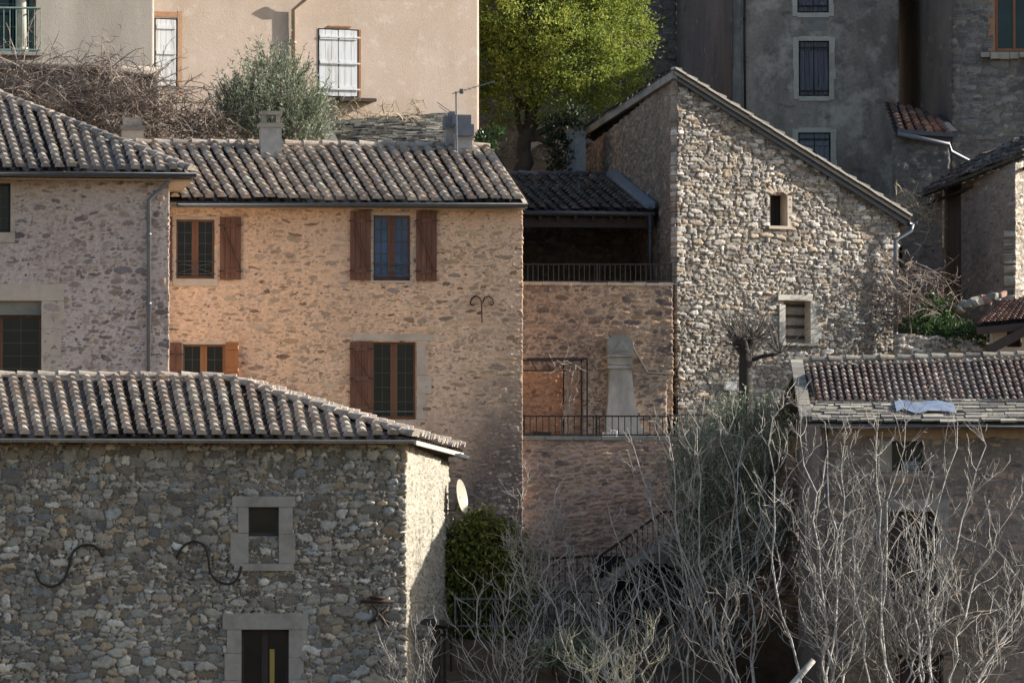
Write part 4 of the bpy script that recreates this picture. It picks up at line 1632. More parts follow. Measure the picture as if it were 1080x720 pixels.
# trough + chair on the terrace
root = thing('planter', 'low black trough standing by the terrace railing', 'planter', Wlo.p(575, 460, -.5))
mb = MB()
q = Wlo.rect((566, 455.5, 584, 460))
mb.wbox(Wlo, q[0], q[1], q[2], q[3], -.75, -.45)
mb.wbox(Wlo, q[0] - .02, q[1] + .02, q[3], q[3] + .02, -.77, -.43)
mb.build('trough', M['iron'], root)
root = thing('garden_chair', 'small white slatted garden chair folded on the terrace before the fireplace', 'chair', Wlo.p(646, 460, -.6))
mb = MB()
q = Wlo.rect((639, 452, 655, 459.5))
for k in range(6):
    a = lerp(q[0], q[1], k / 6)
    mb.wbox(Wlo, a, a + .035, q[2], q[2] + .10, -.62, -.58)
mb.build('seat', M['white'], root)
mb = MB()
mb.tube([Wlo.pt(q[0] + .25, q[2], -.6), Wlo.pt(q[0] + .2, q[3], -.7), Wlo.pt(q[1], q[3] - .02, -.7), Wlo.pt(q[1] - .02, q[2], -.6)], .012, 5)
mb.build('frame', M['white'], root)

# ================================================================== PINK HOUSE ABOVE
Wk = Wall((160, 160), (505, 162.1))
root = thing('plaster_house', 'large pink plastered house at the top with peeling white shutters', 'house', Wk.pt(Wk.L / 2, 12))
ka = Wk.rect((335.5, 30, 378, 103.5))
kb = Wk.rect((163, 19, 187, 92.5))
wall_mesh(Wk, M['pink'], root, [(160, 190), (505, 190), (505, -60), (160, -60)], hole_uz=[ka, kb], style='smooth', sp=.06, flat=.45)
bd = Vector((0, 11, 0))
P0, P1 = Wk.pt(0, 0), Wk.pt(Wk.L, 0)
zt = Wk.uz(300, -60)[1]
plain(root, [[V3(P1, 11), V3(P1 + bd, 11), V3(P1 + bd, zt), V3(P1, zt)], [V3(P1 + bd, 11), V3(P0 + bd, 11), V3(P0 + bd, zt), V3(P1 + bd, zt)]], M['pink'])
mb = MB()
mb.slab([V3(P0, zt + .2) + Vector((-.5, -.6, 0)), V3(P1, zt + .2) + Vector((.6, -.6, 0)), V3(P1 + bd, zt + .2) + Vector((.6, .5, 0)), V3(P0 + bd, zt + .2) + Vector((-.5, .5, 0))], .2)
mb.build('roof', M['tile'], root)


def closed_shutters(root, W, r, mat, n=2, boards=3, battens=(.12, .5, .88), depth=.08, diag=False, gap=.015, hinge_mat=None):
    mb = MB()
    P = W.pt
    reveal(mb, W, r[0], r[1], r[2], r[3], -.25)
    mb.quad(P(r[0], r[2], -.25), P(r[1], r[2], -.25), P(r[1], r[3], -.25), P(r[0], r[3], -.25))
    w = mb.build('window', M['dressed_dim'], root)
    ww = (r[1] - r[0] - .04) / n
    for k in range(n):
        a = r[0] + .02 + k * ww
        shutter(w, W, (a + gap / 2, a + ww - gap / 2, r[2] + .03, r[3] - .02), mat, boards=boards, battens=battens, diag=diag, o=-depth, hinge=False, seed=k + 3)
    return w


w = closed_shutters(root, Wk, ka, M['wood_white'], 2, 3, depth=.03)
for z in (.12, .5, .88):
    hm = MB()
    zz = lerp(ka[2], ka[3], z)
    hm.wbox(Wk, ka[0] + .04, ka[1] + .04, zz - .018, zz + .018, .026, .036)
    hm.build('strap_hinge', M['wood_white'], w)
mb = MB()
mb.wbox(Wk, ka[1] + .004, ka[1] + .06, ka[2], ka[3], -.2, .004)
mb.wbox(Wk, ka[0] + .25, ka[1] - .2, ka[3] + .03, ka[3] + .07, -.2, .03)
mb.build('window_frame', M['wood_bright'], w)
mb = MB()
mb.wbox(Wk, ka[0] + .45, ka[1] + .36, ka[2] - .10, ka[2] - .02, -.1, .28)
mb.build('sill', M['wood_dark'], w)
closed_shutters(root, Wk, kb, M['wood_white'], 1, 4, depth=.03)
mb = MB()
q = Wk.rect((187.3, 12, 192, 100))
mb.wbox(Wk, q[0], q[1], q[2], q[3], -.1, .012)
q = Wk.rect((160, 12, 187, 18.5))
mb.wbox(Wk, q[0], q[1], q[2], q[3], -.1, .012)
mb.build('window_border', M['ochre_and_glow'], root)
pipe('downpipe', [Wk.p(321, -10, .3), Wk.p(319, 1, .22), Wk.p(308.5, 11, .08), Wk.p(308.5, 80, .08)], .055, M['copper'], root)

# ================================================================== BEIGE HOUSE TOP LEFT
Wy = Wall((-60, 158.8), (162, 159.6))
root = thing('plaster_house', 'beige plastered house at the top left corner with a green balcony rail', 'house', Wy.pt(Wy.L / 2, 12))
ya = Wy.rect((-40, -50, 38, 54))
wall_mesh(Wy, M['beige'], root, [(-60, 190), (162, 190), (162, -60), (-60, -60)], hole_uz=[ya], style='smooth', sp=.06, flat=.5)
P0, P1 = Wy.pt(0, 0), Wy.pt(Wy.L, 0)
zt = Wy.uz(50, -60)[1]
mb = MB()
mb.slab([V3(P0, zt + .2) + Vector((-.5, -.6, 0)), V3(P1, zt + .2) + Vector((.1, -.6, 0)), V3(P1 + bd, zt + .2), V3(P0 + bd, zt + .2) + Vector((-.5, .5, 0))], .2)
mb.build('roof', M['tile'], root)
w = casement(root, Wy, ya, cols=2, rows=4, frame=.07, mat=M['green_iron'], glass=M['glass_teal'], depth=.45, reveal_mat=M['beige'], name='balcony_door')
mb = MB()
mb.tube([Wy.p(24, 55, -.1), Wy.p(22, -50, -.1)], .13, 10)
mb.tube([Wy.p(24, 55, -.1), Wy.p(24, 50, -.1)], .17, 10)
mb.build('column', M['dressed_white'], root, True)
mb = MB()
for y, r in ((10, .025), (54, .02)):
    mb.tube([Wy.p(-45, y - .5, .3), Wy.p(40, y, .3), Wy.p(40, y, .0)], r, 6)
for k in range(14):
    x = -44 + k * 6.45
    mb.tube([Wy.p(x, 10, .3), Wy.p(x, 54, .3)], .011, 5)
mb.build('balcony_rail', M['green_iron'], root)
mb = MB()
q = Wy.rect((-50, 54.5, 42, 60))
mb.wbox(Wy, q[0], q[1], q[2], q[3], -.2, .36)
mb.build('balcony_slab', M['cement'], root)

# garden wall with a log ledge, brambles in front
Wb_ = Wall((-60, 157.9), (166, 158.2))
root = thing('garden_wall', 'low old wall with a pale log ledge under the beige house behind the brambles', 'wall', Wb_.pt(1, 12))
wall_mesh(Wb_, M['dark_stone'], root, [(-60, 190), (166, 190), (166, 76), (-60, 68)], style='dark', sp=.06)
mb = MB()
mb.tube([Wb_.p(-60, 66, .1), Wb_.p(40, 69.5, .1), Wb_.p(100, 71.5, .12), Wb_.p(166, 77, .1)], [.1, .11, .10, .13], 8)
mb.build('ledge_log', M['wood_old'], root, True)

# ================================================================== SLATE ROOF OUTBUILDING
Wv = Wall((345, 157.6), (476, 157.6))
root = thing('stone_shed', 'low outbuilding with a rough grey stone slate roof under the pink house', 'shed', Wv.pt(2, 11))
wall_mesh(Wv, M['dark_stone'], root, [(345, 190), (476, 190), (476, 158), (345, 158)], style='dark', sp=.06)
mb = MB()
E0, E1 = at(352, 159, 157.4), at(482, 161, 157.4)
R0, R1 = at(338, 130, 159.9), at(472, 121, 160.6)
slates(mb, E0, E1, R0, R1, .10, (.12, .36), 61, .025)
mb.slab([E0, E1, R1, R0], .12, (1.0, .5, .1))
mb.bar(E0 + up * .05, R0 + up * .05, .3, .16)
mb.build('roof', M['slate'], root)

# ================================================================== WALL + TOWER BEHIND THE TREE
We = Wall((500, 169.5), (716, 170))
root = thing('garden_wall', 'dim brown stone wall in the shade under the evergreen tree', 'wall', We.pt(2, 12))
wall_mesh(We, M['gable_side'], root, [(500, 230), (716, 230), (716, 128), (500, 128)], style='rubble', sp=.06)
mb = MB()
pts = [We.p(575 + 28 * math.cos(t), 182 - 34 * math.sin(t), .08) for t in [k * math.pi / 10 for k in range(11)]]
for a, b in zip(pts[:-1], pts[1:]):
    mb.bar(a, b, .16, .12, up=We.n)
mb.build('arch', M['dressed_warm'], root)
Wz = Wall((600, 178), (713, 178.5))
root = thing('stone_house', 'grey stone house corner glimpsed behind the yellow green evergreen tree', 'house', Wz.pt(1, 13))
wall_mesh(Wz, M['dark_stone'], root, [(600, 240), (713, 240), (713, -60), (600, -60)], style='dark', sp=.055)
plain(root, [[Wz.pt(0, 13, -8), Wz.pt(0, 13, 0), V3(Wz.pt(0, 0, 0), 33), V3(Wz.pt(0, 0, -8), 33)]], M['dark_stone'])

Wo = Wall((772, 167.6), (948, 167.1))
Wol = Wall((706, 180), (772, 167.6))
root = thing('plaster_house', 'tall dark grey rendered house at the top with navy plank shutters', 'house', Wo.pt(2, 10))
oa = Wo.rect((842.5, 43.5, 874.5, 101.5))
ob = Wo.rect((842, 140, 876, 196))
oc = Wo.rect((841, -60, 874, 13.5))
wall_mesh(Wo, M['tower'], root, [(772, 300), (948, 300), (948, -60), (772, -60)], hole_uz=[oa, ob, oc], style='plaster', sp=.05)
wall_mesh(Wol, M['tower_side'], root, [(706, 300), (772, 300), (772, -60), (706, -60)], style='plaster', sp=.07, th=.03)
P1 = Wo.pt(Wo.L, 0)
zt = Wo.uz(850, -60)[1]
plain(root, [[V3(P1, 9), V3(P1 + bd, 9), V3(P1 + bd, zt), V3(P1, zt)]], M['tower_side'])
mb = MB()
P0 = Wo.pt(0, 0)
mb.slab([V3(P0, zt + .2) + Vector((-.5, -.6, 0)), V3(P1, zt + .2) + Vector((.5, -.6, 0)), V3(P1 + bd, zt + .2) + Vector((.5, 0, 0)), V3(P0 + bd, zt + .2)], .2)
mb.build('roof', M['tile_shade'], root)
for r, mt in ((oa, M['wood_navy']), (ob, M['wood_greyblue']), (oc, M['wood_navy'])):
    w = closed_shutters(root, Wo, r, mt, 2, 3, (.12, .88) if r is not ob else (.12, .8))
    for z in (.1, .88):
        hb_ = MB()
        zz = lerp(r[2], r[3], z)
        hb_.wbox(Wo, r[0] - .03, r[1] + .03, zz - .015, zz + .015, -.02, .004)
        hb_.build('strap_hinge', M['iron'], w)
    mb = MB()
    rd = random.Random(3)
    for k in range(6):
        a, b = lerp(r[2] - .09, r[3] + .09, k / 6), lerp(r[2] - .09, r[3] + .09, (k + 1) / 6)
        mb.wbox(Wo, r[0] - .11 - rd.uniform(0, .05), r[0] - .003, a, b, -.1, .02 + rd.uniform(0, .006))
        mb.wbox(Wo, r[1] + .003, r[1] + .11 + rd.uniform(0, .05), a, b, -.1, .02 + rd.uniform(0, .006))
    mb.wbox(Wo, r[0] - .003, r[1] + .003, r[3] + .003, r[3] + .12, -.1, .024)
    mb.wbox(Wo, r[0] - .003, r[1] + .003, r[2] - .12, r[2] - .003, -.1, .026)
    mb.build('window_border', M['dressed_white'], w)
mb = MB()
q = Wo.rect((773, -60, 782, 300))
n = 16
for k in range(n):
    mb.wbox(Wo, q[0], q[1] + random.uniform(-.03, .03), lerp(q[2], q[3], k / n), lerp(q[2], q[3], (k + 1) / n), -.2, .03 + random.uniform(0, .005))
mb.build('corner_band', M['dressed_dim'], root)
q = Wo.rect((846, 14, 872, 33))
mb = MB()
for k in range(5):
    mb.wbox(Wo, q[0] + random.uniform(-.06, .06), q[1] + random.uniform(-.06, .06), lerp(q[2], q[3], k / 5), lerp(q[2], q[3], (k + 1) / 5), -.1, .012 + k * .001)
mb.build('render_patch', M['dressed_dim'], root)
pipe('cable', [Wo.p(785.5, -40, .08), Wo.p(785, 40, .08), Wo.p(786, 140, .08)], .028, M['iron'], root)

# ================================================================== DARK HOUSE TOP RIGHT
Wd = Wall((1004, 163), (1120, 162.7))
Wdl = Wall((947, 171), (1004, 163))
root = thing('stone_house', 'shaded old stone house at the top right with one teal glazed window', 'house', Wd.pt(1, 9))
da = Wd.rect((1050, -30, 1090, 54))
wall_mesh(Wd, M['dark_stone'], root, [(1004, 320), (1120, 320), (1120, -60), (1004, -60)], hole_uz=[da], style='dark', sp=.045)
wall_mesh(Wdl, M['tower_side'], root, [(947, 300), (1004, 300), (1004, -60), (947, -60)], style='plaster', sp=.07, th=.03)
w = casement(root, Wd, da, cols=2, rows=1, frame=.06, mat=M['wood_bright'], glass=M['glass_teal'], depth=.1, mun=0, midw=.06, reveal_mat=M['wood_bright'])
mb = MB()
q = Wd.rect((1042, -30, 1049.5, 54))
mb.wbox(Wd, q[0], q[1], q[2], q[3], -.1, .02)
mb.build('jamb', M['ochre_and_glow'], w)
mb = MB()
q = Wd.rect((1034, 56, 1095, 62))
for k in range(6):
    a, b = lerp(q[0], q[1], k / 6), lerp(q[0], q[1], (k + .96) / 6)
    mb.wbox(Wd, a, b, q[2] + random.uniform(-.03, .03), q[3], -.1, .22 + random.uniform(-.04, .04))
mb.build('sill', M['dressed'], w)
P0 = Wd.pt(0, 0)
zt = Wd.uz(1050, -60)[1]
mb = MB()
mb.slab([V3(P0, zt + .2) + Vector((-.4, -.5, 0)), V3(Wd.pt(Wd.L, 0), zt + .2) + Vector((0, -.5, 0)), V3(Wd.pt(Wd.L, 0), zt + .2) + bd, V3(P0, zt + .2) + bd], .2)
mb.build('roof', M['tile_shade'], root)

# little lean-to between the two
Wx = Wall((944, 161), (1003, 161))
root = thing('lean_to', 'small stone lean-to with red brown tile roof squeezed between the two tall grey houses', 'lean-to', Wx.pt(.5, 9))
wall_mesh(Wx, M['dark_stone'], root, [(944, 260), (1001, 260), (1001, 150), (944, 141)], style='dark', sp=.045)
E0, E1 = at(946, 139, 160.8), at(1005, 143, 160.8)
R0, R1 = at(935, 105, 164.5), at(988, 125, 164.5)
mb = MB()
canal_tiles(mb, E0, E1, R0, R1, 6, .42, seed=71, jit=.5)
mb.slab([E0 - lo, E1 - lo, R1 - lo, R0 - lo], .08, (1.0, .9, 0))
roof = mb.build('roof', M['tile_lean'], root)
mb = MB()
mb.bar(E1 + up * .08, R1 + up * .08, .22, .06)
mb.bar(E0 + up * .0 + Vector((0, -.05, 0)), E1 + Vector((.1, -.05, .0)), .1, .1)
mb.build('flashing', M['zinc_dark'], roof)
pipe('drainpipe', [at(947, 141, 160.6), at(1001, 152.5, 160.6), at(1003, 160, 160.7), at(1022, 170, 160.7), at(1022.5, 182, 160.7)], .055, M['zinc'], root, False)

# ================================================================== SMALL HOUSE AT THE RIGHT EDGE
Wn = Wall((984, 160.2), (1070, 155.4))
Wnf = Wall((1070, 155.4), (1130, 157.2))
root = thing('stone_house', 'small stone house at the right edge with a dark mossy eave and brown doorway', 'house', Wnf.pt(0, 8))
na = Wn.rect((994, 190, 1014, 318))
wall_mesh(Wn, M['brown_dim'], root, [(960, 350), (1070, 350), (1070, 172), (984, 206)], hole_uz=[na], style='thin', sp=.045, th=.03)
Wn2 = Wall((952, 160.5), (984, 160.2))
wall_mesh(Wn2, M['brown_dim'], root, [(952, 345), (984, 345), (984, 204), (952, 218)], style='thin', sp=.06, th=.03)
wall_mesh(Wnf, M['gable'], root, [(1070, 350), (1130, 350), (1130, 158), (1070, 172)], style='rubble', sp=.03)
door_leaf(root, Wn, na, M['wood_dark'], .03)
A = at(1082, 163, 154.9)
A2 = at(966, 209, 159.6)
Bp = at(1140, 124, 156.6)
B2 = Bp + (A2 - A)
mb = MB()
mb.slab([A, Bp, B2, A2], .06, (1.0, .9, .1))
canal_tiles(mb, A + up * .03, A2 + up * .03, Bp + up * .03, B2 + up * .03, 32, .42, seed=77)
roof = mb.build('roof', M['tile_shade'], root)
mb = MB()
d = (A2 - A)
for k in range(30):
    a = A + d * (k / 30) + up * .0
    b = A + d * ((k + .9) / 30) + up * random.uniform(-.03, .02)
    mb.bar(a, b, .16, .07)
mb.build('eave_stones', M['moss'], roof)
mb = MB()
mb.bar(A + Vector((.3, .2, -.2)), A2 + Vector((.3, .2, -.12)), .08, .06)
mb.build('eave_board', M['wood_dark'], roof)

# ================================================================== LOW WALL, BANK, RED SHED ROOF AT THE RIGHT
Wl = Wall((948, 151.8), (1050, 152.1))
root = thing('retaining_wall', 'low sunlit rubble retaining wall under the ivy bank right of the downpipe', 'wall', Wl.pt(.5, 6))
wall_mesh(Wl, M['gable'], root, [(948, 420), (1050, 420), (1050, 366), (1030, 359), (985, 354), (948, 352)], style='rubble', sp=.03)
Wr = Wall((1030, 151.6), (1140, 151.6))
root = thing('tile_shed', 'low shed at the right edge under a small red tile roof', 'shed', Wr.pt(.5, 7))
wall_mesh(Wr, M['beige'], root, [(1046, 420), (1140, 420), (1140, 338), (1046, 344)], style='plaster', sp=.05, hole_uz=[Wr.rect((1062, 346, 1078, 366))])
E0, E1 = at(1030, 343, 151.0), at(1140, 333, 151.0)
R0, R1 = at(1054, 322, 153.8), at(1140, 300, 153.8)
mb = MB()
canal_tiles(mb, E0, E1, R0, R1, 16, .25, seed=81, rr=.33, jit=.4)
mb.slab([E0 - lo, E1 - lo, R1 - lo, R0 - lo], .09, (1.0, .9, 0))
roof = mb.build('roof', M['tile_lean'], root)
mb = MB()
mb.bar(E0 + Vector((0, 0, -.14)), E1 + Vector((0, 0, -.14)), .08, .14)
mb.bar(at(1041, 370, 150.9), at(1085, 347, 150.9), .2, .2)
mb.build('beam', M['wood_dark'], roof)
plain(root, [[Wr.p(1060, 370, -.4), Wr.p(1080, 370, -.4), Wr.p(1080, 340, -.4), Wr.p(1060, 340, -.4)]], M['wood_dark'], 'door')
for k, (x, y, s) in enumerate(((1020, 321, .3), (1031, 318, .34), (1040, 316, .26), (1049, 313, .3), (1012, 326, .22), (1004, 343, .16), (996, 340, .2), (985, 336, .18), (1056, 311, .22))):
    mb = MB()
    c = at(x, y, 152.7)
    rd = random.Random(k)
    yaw = rd.uniform(0, 3)
    ex, ey = Vector((math.cos(yaw), math.sin(yaw), rd.uniform(-.3, .3))), Vector((-math.sin(yaw), math.cos(yaw), rd.uniform(-.3, .3)))
    ez = ex.cross(ey)
    V = []
    n_ = 14
    for q in range(26):
        a, b = math.acos(1 - 2 * (q + .5) / 26), q * 2.39996
        w_ = Vector((math.sin(a) * math.cos(b), math.sin(a) * math.sin(b), math.cos(a)))
        w_ = Vector([math.copysign(abs(t) ** .6, t) for t in w_]) * rd.uniform(.82, 1.1)
        V.append(c + (ex * w_.x * 1.1 + ey * w_.y * .8 + ez * w_.z * .55) * s * .62)
    bm = bmesh.new()
    for v_ in V:
        bm.verts.new(v_)
    bmesh.ops.convex_hull(bm, input=bm.verts)
    bm.verts.ensure_lookup_table()
    bm.verts.index_update()
    mb.add([v_.co.copy() for v_ in bm.verts], [tuple(v_.index for v_ in f_.verts) for f_ in bm.faces])
    bm.free()
    o = mb.build('boulder', (M['dressed_dim'], M['dressed'], M['brick_red'])[k % 3], None)
    tag(o, 'pale loose stone lying along the ivy bank by the red tiled shed', 'stone', 'loose stones on the bank')

# ================================================================== RIGHT FRONT COTTAGE
Wcf = Wall((866, 141), (1130, 140.8))
Wcl = Wall((842, 146.2), (866, 141))
root = thing('stone_house', 'grey rendered cottage at the lower right behind bare branches with a tile and slate roof', 'house', Wcf.pt(2, 0))
CF = root
ca = Wcf.rect((941, 465, 974.5, 496))
cb = Wcf.rect((937, 539, 989, 631))
cc = Wcf.rect((945, 690, 995, 790))
cd = Wcf.rect((880, 690, 905, 790))
wall_mesh(Wcf, M['cottage'], root, [(866, 790), (1130, 790), (1130, 449), (866, 449)], hole_uz=[ca, cb, cc], style='sparse', sp=.028)
wall_mesh(Wcl, M['cottage'], root, [(842, 780), (866, 790), (866, 452), (854, 392), (842, 400)], style='plaster', sp=.05, th=.03)
w = casement(root, Wcf, ca, cols=1, rows=1, frame=.05, mat=M['pane_frame_dark'], depth=.2, mun=0, reveal_mat=M['dressed'])
mb = MB()
q = Wcf.rect((952, 486, 970, 495.5))
mb.wbox(Wcf, q[0], q[1], q[2], q[3], -.2, -.1)
mb.build('curtain_or_reflection', M['wood_greyblue'], w)
mb = MB()
q = Wcf.rect((927, 465, 940.5, 498))
mb.wbox(Wcf, q[0], q[1], q[2], q[3], -.2, .015)
q = Wcf.rect((927, 499, 980, 503))
mb.wbox(Wcf, q[0], q[1], q[2], q[3], -.2, .03)
mb.build('surround', M['dressed'], w)
w = door_leaf(root, Wcf, cb, M['wood_dark'], .22, name='shuttered_window')
mb = MB()
reveal(mb, Wcf, *cb, -.3)
mb.build('reveal', M['dressed_dim'], w)
stone_surround(Wcf, cb, .2, .26, .1, M['dressed_dim'], w, split=4, seed=6)
w = door_leaf(root, Wcf, cc, M['wood_dark'], .3, name='door')
mb = MB()
reveal(mb, Wcf, *cc, -.3)
mb.build('reveal', M['dressed_dim'], w)
mb = MB()
c0 = Wcf.rect((945, 690, 995, 790))
uc = (c0[0] + c0[1]) / 2
for k in range(9):
    t = math.pi * k / 8
    mb.bar(Wcf.pt(uc + .5 * math.cos(t), c0[3] - .05 + .22 * math.sin(t), .0), Wcf.pt(uc + .72 * math.cos(t), c0[3] - .05 + .42 * math.sin(t), 0), .06, .2, up=Wcf.n)
mb.build('arch', M['dressed_dim'], w)
P1 = Wcf.pt(Wcf.L, 0)
plain(root, [[V3(P1, -.5), V3(P1 + Vector((0, 9, 0)), -.5), V3(P1 + Vector((0, 9, 0)), 6.4), V3(P1, 6.4)],
             [V3(Wcl.pt(0, 0), -.5), V3(P1 + Vector((0, 9, 0)), -.5), V3(P1 + Vector((0, 9, 0)), 6.4), V3(Wcl.pt(0, 0), 6.4)]], M['cottage'])
E0, E1 = at(849, 447, 140.5), at(1135, 446, 140.3)
E0.z = E1.z
R0, R1 = at(839, 384, 146), at(1110, 376, 146)
T0, T1 = lerp(E0, R0, .30), lerp(E1, R1, .30)
mb = MB()
canal_tiles(mb, T0, T1, R0, R1, 37, .42, seed=91, rr=.31, drop=-.02, jit=.7)
mb.slab([E0 - lo, E1 - lo, R1 - lo, R0 - lo], .08, (1.0, .9, .0))
BKv = Vector((0, 5, -1.5))
mb.slab([R0 - lo, R1 - lo, R1 + BKv, R0 + BKv], .08, (1.0, .9, .0))
roof = mb.build('roof', M['tile_red'], root)
mb = MB()
ridge_tiles(mb, R0 + up * .05, R1 + up * .03, .085, .36, 12)
mb.build('ridge_tiles', M['slate'], roof)
mb = MB()
slates(mb, E0 - up * .03, E1 - up * .03, T0 + (R0 - E0) * .03, T1 + (R1 - E1) * .03, .24, (.15, .55), 92, .028)
mb.build('eave_slates', M['slate'], roof)
mb = MB()
for k in range(11):
    a = lerp(E0, R0, k / 11) + Vector((.02, 0, .07 + random.uniform(0, .03)))
    b = lerp(E0, R0, (k + .95) / 11) + Vector((.02, 0, .07 + random.uniform(0, .03)))
    mb.bar(a, b, .26, .10)
mb.build('verge_stones', M['slate'], roof)
gutter('gutter', E0 + Vector((.3, -.1, -.08)), E1 + Vector((0, -.1, -.08)), .05, M['zinc_dark'], roof)
mb = MB()
q = Wcf.rect((868, 452, 1130, 461))
n = 18
for k in range(n):
    mb.wbox(Wcf, lerp(q[0], q[1], k / n), lerp(q[0], q[1], (k + 1) / n), q[2] + random.uniform(-.05, .05), q[3], -.1, .03 + random.uniform(0, .006))
mb.build('eave_band', M['soffit'], root)
pipe('downpipe', [Wcf.p(871, 452, .12), Wcf.p(871, 560, .1), Wcf.p(872, 790, .1)], .035, M['zinc_dark'], root)
# blue tarp over the slates
mb = MB()
q0, q1 = lerp(E0, E1, .343), lerp(E0, E1, .563)
t0, t1 = lerp(R0, R1, .343), lerp(R0, R1, .563)
nx, ny = 14, 5
V = []
for j in range(ny):
    for i in range(nx):
        s, t = i / (nx - 1), .10 + .155 * j / (ny - 1) + .02 * math.sin(i * .9)
        p = lerp(lerp(q0, q1, s), lerp(t0, t1, s), t + .012 * math.sin(i * 1.3))
        V.append(p + up * (.105 + .010 * math.sin(i * 1.1 + j * 1.2)))
fs = [(j * nx + i, j * nx + i + 1, (j + 1) * nx + i + 1, (j + 1) * nx + i) for j in range(ny - 1) for i in range(nx - 1)]
V2 = [v - up * .012 for v in V]
nV = len(V)
mb.add(V + V2, fs + [tuple(reversed([k + nV for k in f])) for f in fs])
o = mb.build('tarpaulin', M['blue'], None, True)
tag(o, 'faded blue plastic sheet lying over the eave slates of the grey cottage roof', 'tarpaulin')

# ================================================================== STAIR WITH DARK ARCH, FENCES
Wst = Wall((565, 147.4), (735, 147.4))
root = thing('stone_staircase', 'dark stone stair ramp climbing right over a low black arch behind the bare trees', 'staircase', Wst.pt(1, 2))
U = lambda x, y: Wst.uz(x, y)
mb = MB()
arch = [(640 + 0, 700)] + [(688 - 48 * math.cos(t), 640 - 48 * math.sin(t)) for t in [k * math.pi / 10 for k in range(11)]] + [(736, 700)]
wall_mesh(Wst, M['gable_side'], root, [(565, 700)] + arch + [(736, 565), (700, 566), (634, 612), (565, 616)], style='thin', sp=.045, th=.9, name='ramp_wall')
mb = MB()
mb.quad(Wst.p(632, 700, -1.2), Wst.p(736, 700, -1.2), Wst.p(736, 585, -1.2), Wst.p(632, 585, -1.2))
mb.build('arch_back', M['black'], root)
mb = MB()
pts = [(565, 616), (634, 612), (700, 566), (736, 565)]
for k in range(8):
    a, b = lerp(634, 700, k / 8), lerp(634, 700, (k + 1) / 8)
    y = lerp(612, 566, (k + .5) / 8)
    q = Wst.rect((a, y, b, y + 4))
    mb.wbox(Wst, q[0], q[1], q[2] - .1, q[3], -.9, .03)
mb.build('step', M['dressed_dim'], root)
for i, ((x0, y0), (x1, y1)) in enumerate(zip(pts[:-1], pts[1:])):
    mb = MB()
    P, Q = Wst.p(x0, y0, -.05), Wst.p(x1, y1, -.05)
    mb.tube([P + up * .55, Q + up * .55], .03, 6)
    n = int((Q - P).length / .13)
    for k in range(n + 1):
        a = lerp(P, Q, k / n)
        mb.tube([a, a + up * .55], .011, 5)
    mb.build('handrail', M['iron_rust'], root)
P, Q = at(480, 664, 144.3), at(565, 656, 144.3)
Q.z = P.z
railing('picket_fence', 'grey iron picket fence in front of the dark conifer hedge', P, Q, .72, .125, M['iron_grey'], rails=(.12, .92), spike=True, cat='fence')
P, Q = at(566, 664, 144.4), at(720, 664, 144.4)
Q.z = P.z
railing('picket_fence', 'dark iron fence behind the bare fig branches under the stair', P, Q, .85, .13, M['iron'], rails=(.12, .95), cat='fence')

# ================================================================== VEGETATION
def rvec(rd):
    while True:
        v = Vector((rd.uniform(-1, 1), rd.uniform(-1, 1), rd.uniform(-1, 1)))
        if .05 < v.length < 1:
            return v


def leaf(V, Fc, A, p, d, n, l, w, a):
    x = d.cross(n)
    if x.length < 1e-4:
        x = d.cross(Vector((.3, .5, .8)))
    x.normalize()
    i = len(V)
    up_ = x.cross(d) * (w * .35)
    V += [p, p + d * (l * .5) + x * w * .5 + up_, p + d * l, p + d * (l * .5) - x * w * .5 + up_]
    Fc.append((i, i + 1, i + 2, i + 3))
    A += [a] * 4


def leaf_obj(V, Fc, A, name, mat, parent):
    mb = MB()
    mb.v = V
    mb.f = Fc
    mb.a = A
    return mb.build(name, mat, parent)


def clumped(blobs, nclump, nleaf, size, rd, sig=.2, tone=None, droop=0.0, flat=1.0):
    V, Fc, A = [], [], []
    tot = sum(b[1] * b[2] * b[3] for b in blobs) ** 1
    for (c, rx, ry, rz) in blobs:
        k = max(1, int(nclump * (rx * ry * rz) / tot))
        for _ in range(k):
            v = rvec(rd)
            v = v.normalized() * (v.length ** .45)
            cc = c + Vector((v.x * rx, v.y * ry, v.z * rz))
            t = rd.random()
            s = sig * rd.uniform(.6, 1.5)
            outd = Vector((v.x, v.y, v.z * .6 + .25)).normalized()
            for _ in range(int(nleaf * rd.uniform(.6, 1.4))):
                p = cc + Vector((rd.gauss(0, s), rd.gauss(0, s), rd.gauss(0, s * .75 * flat)))
                d = (outd * .8 + rvec(rd) - Vector((0, 0, droop))).normalized()
                hgt = max(0, min(1, .5 + (p.z - cc.z) / (3 * s)))
                a = (1.0, max(0, min(1, t * .55 + .35 * rd.random() + .1)), rd.random())
                leaf(V, Fc, A, p, d, rvec(rd).normalized(), size * rd.uniform(.7, 1.35), size * .45 * rd.uniform(.8, 1.2), a)
    return V, Fc, A


def limb(mb, rd, p0, p1, r0, r1, n=6, wob=.08, sides=6, sag=0):
    path = []
    for i in range(n + 1):
        t = i / n
        p = lerp(p0, p1, t) + rvec(rd) * (wob * (1 if 0 < i < n else 0)) + up * sag * math.sin(math.pi * t)
        path.append(p)
    mb.tube(path, [lerp(r0, r1, i / n) for i in range(n + 1)], sides)
    return path


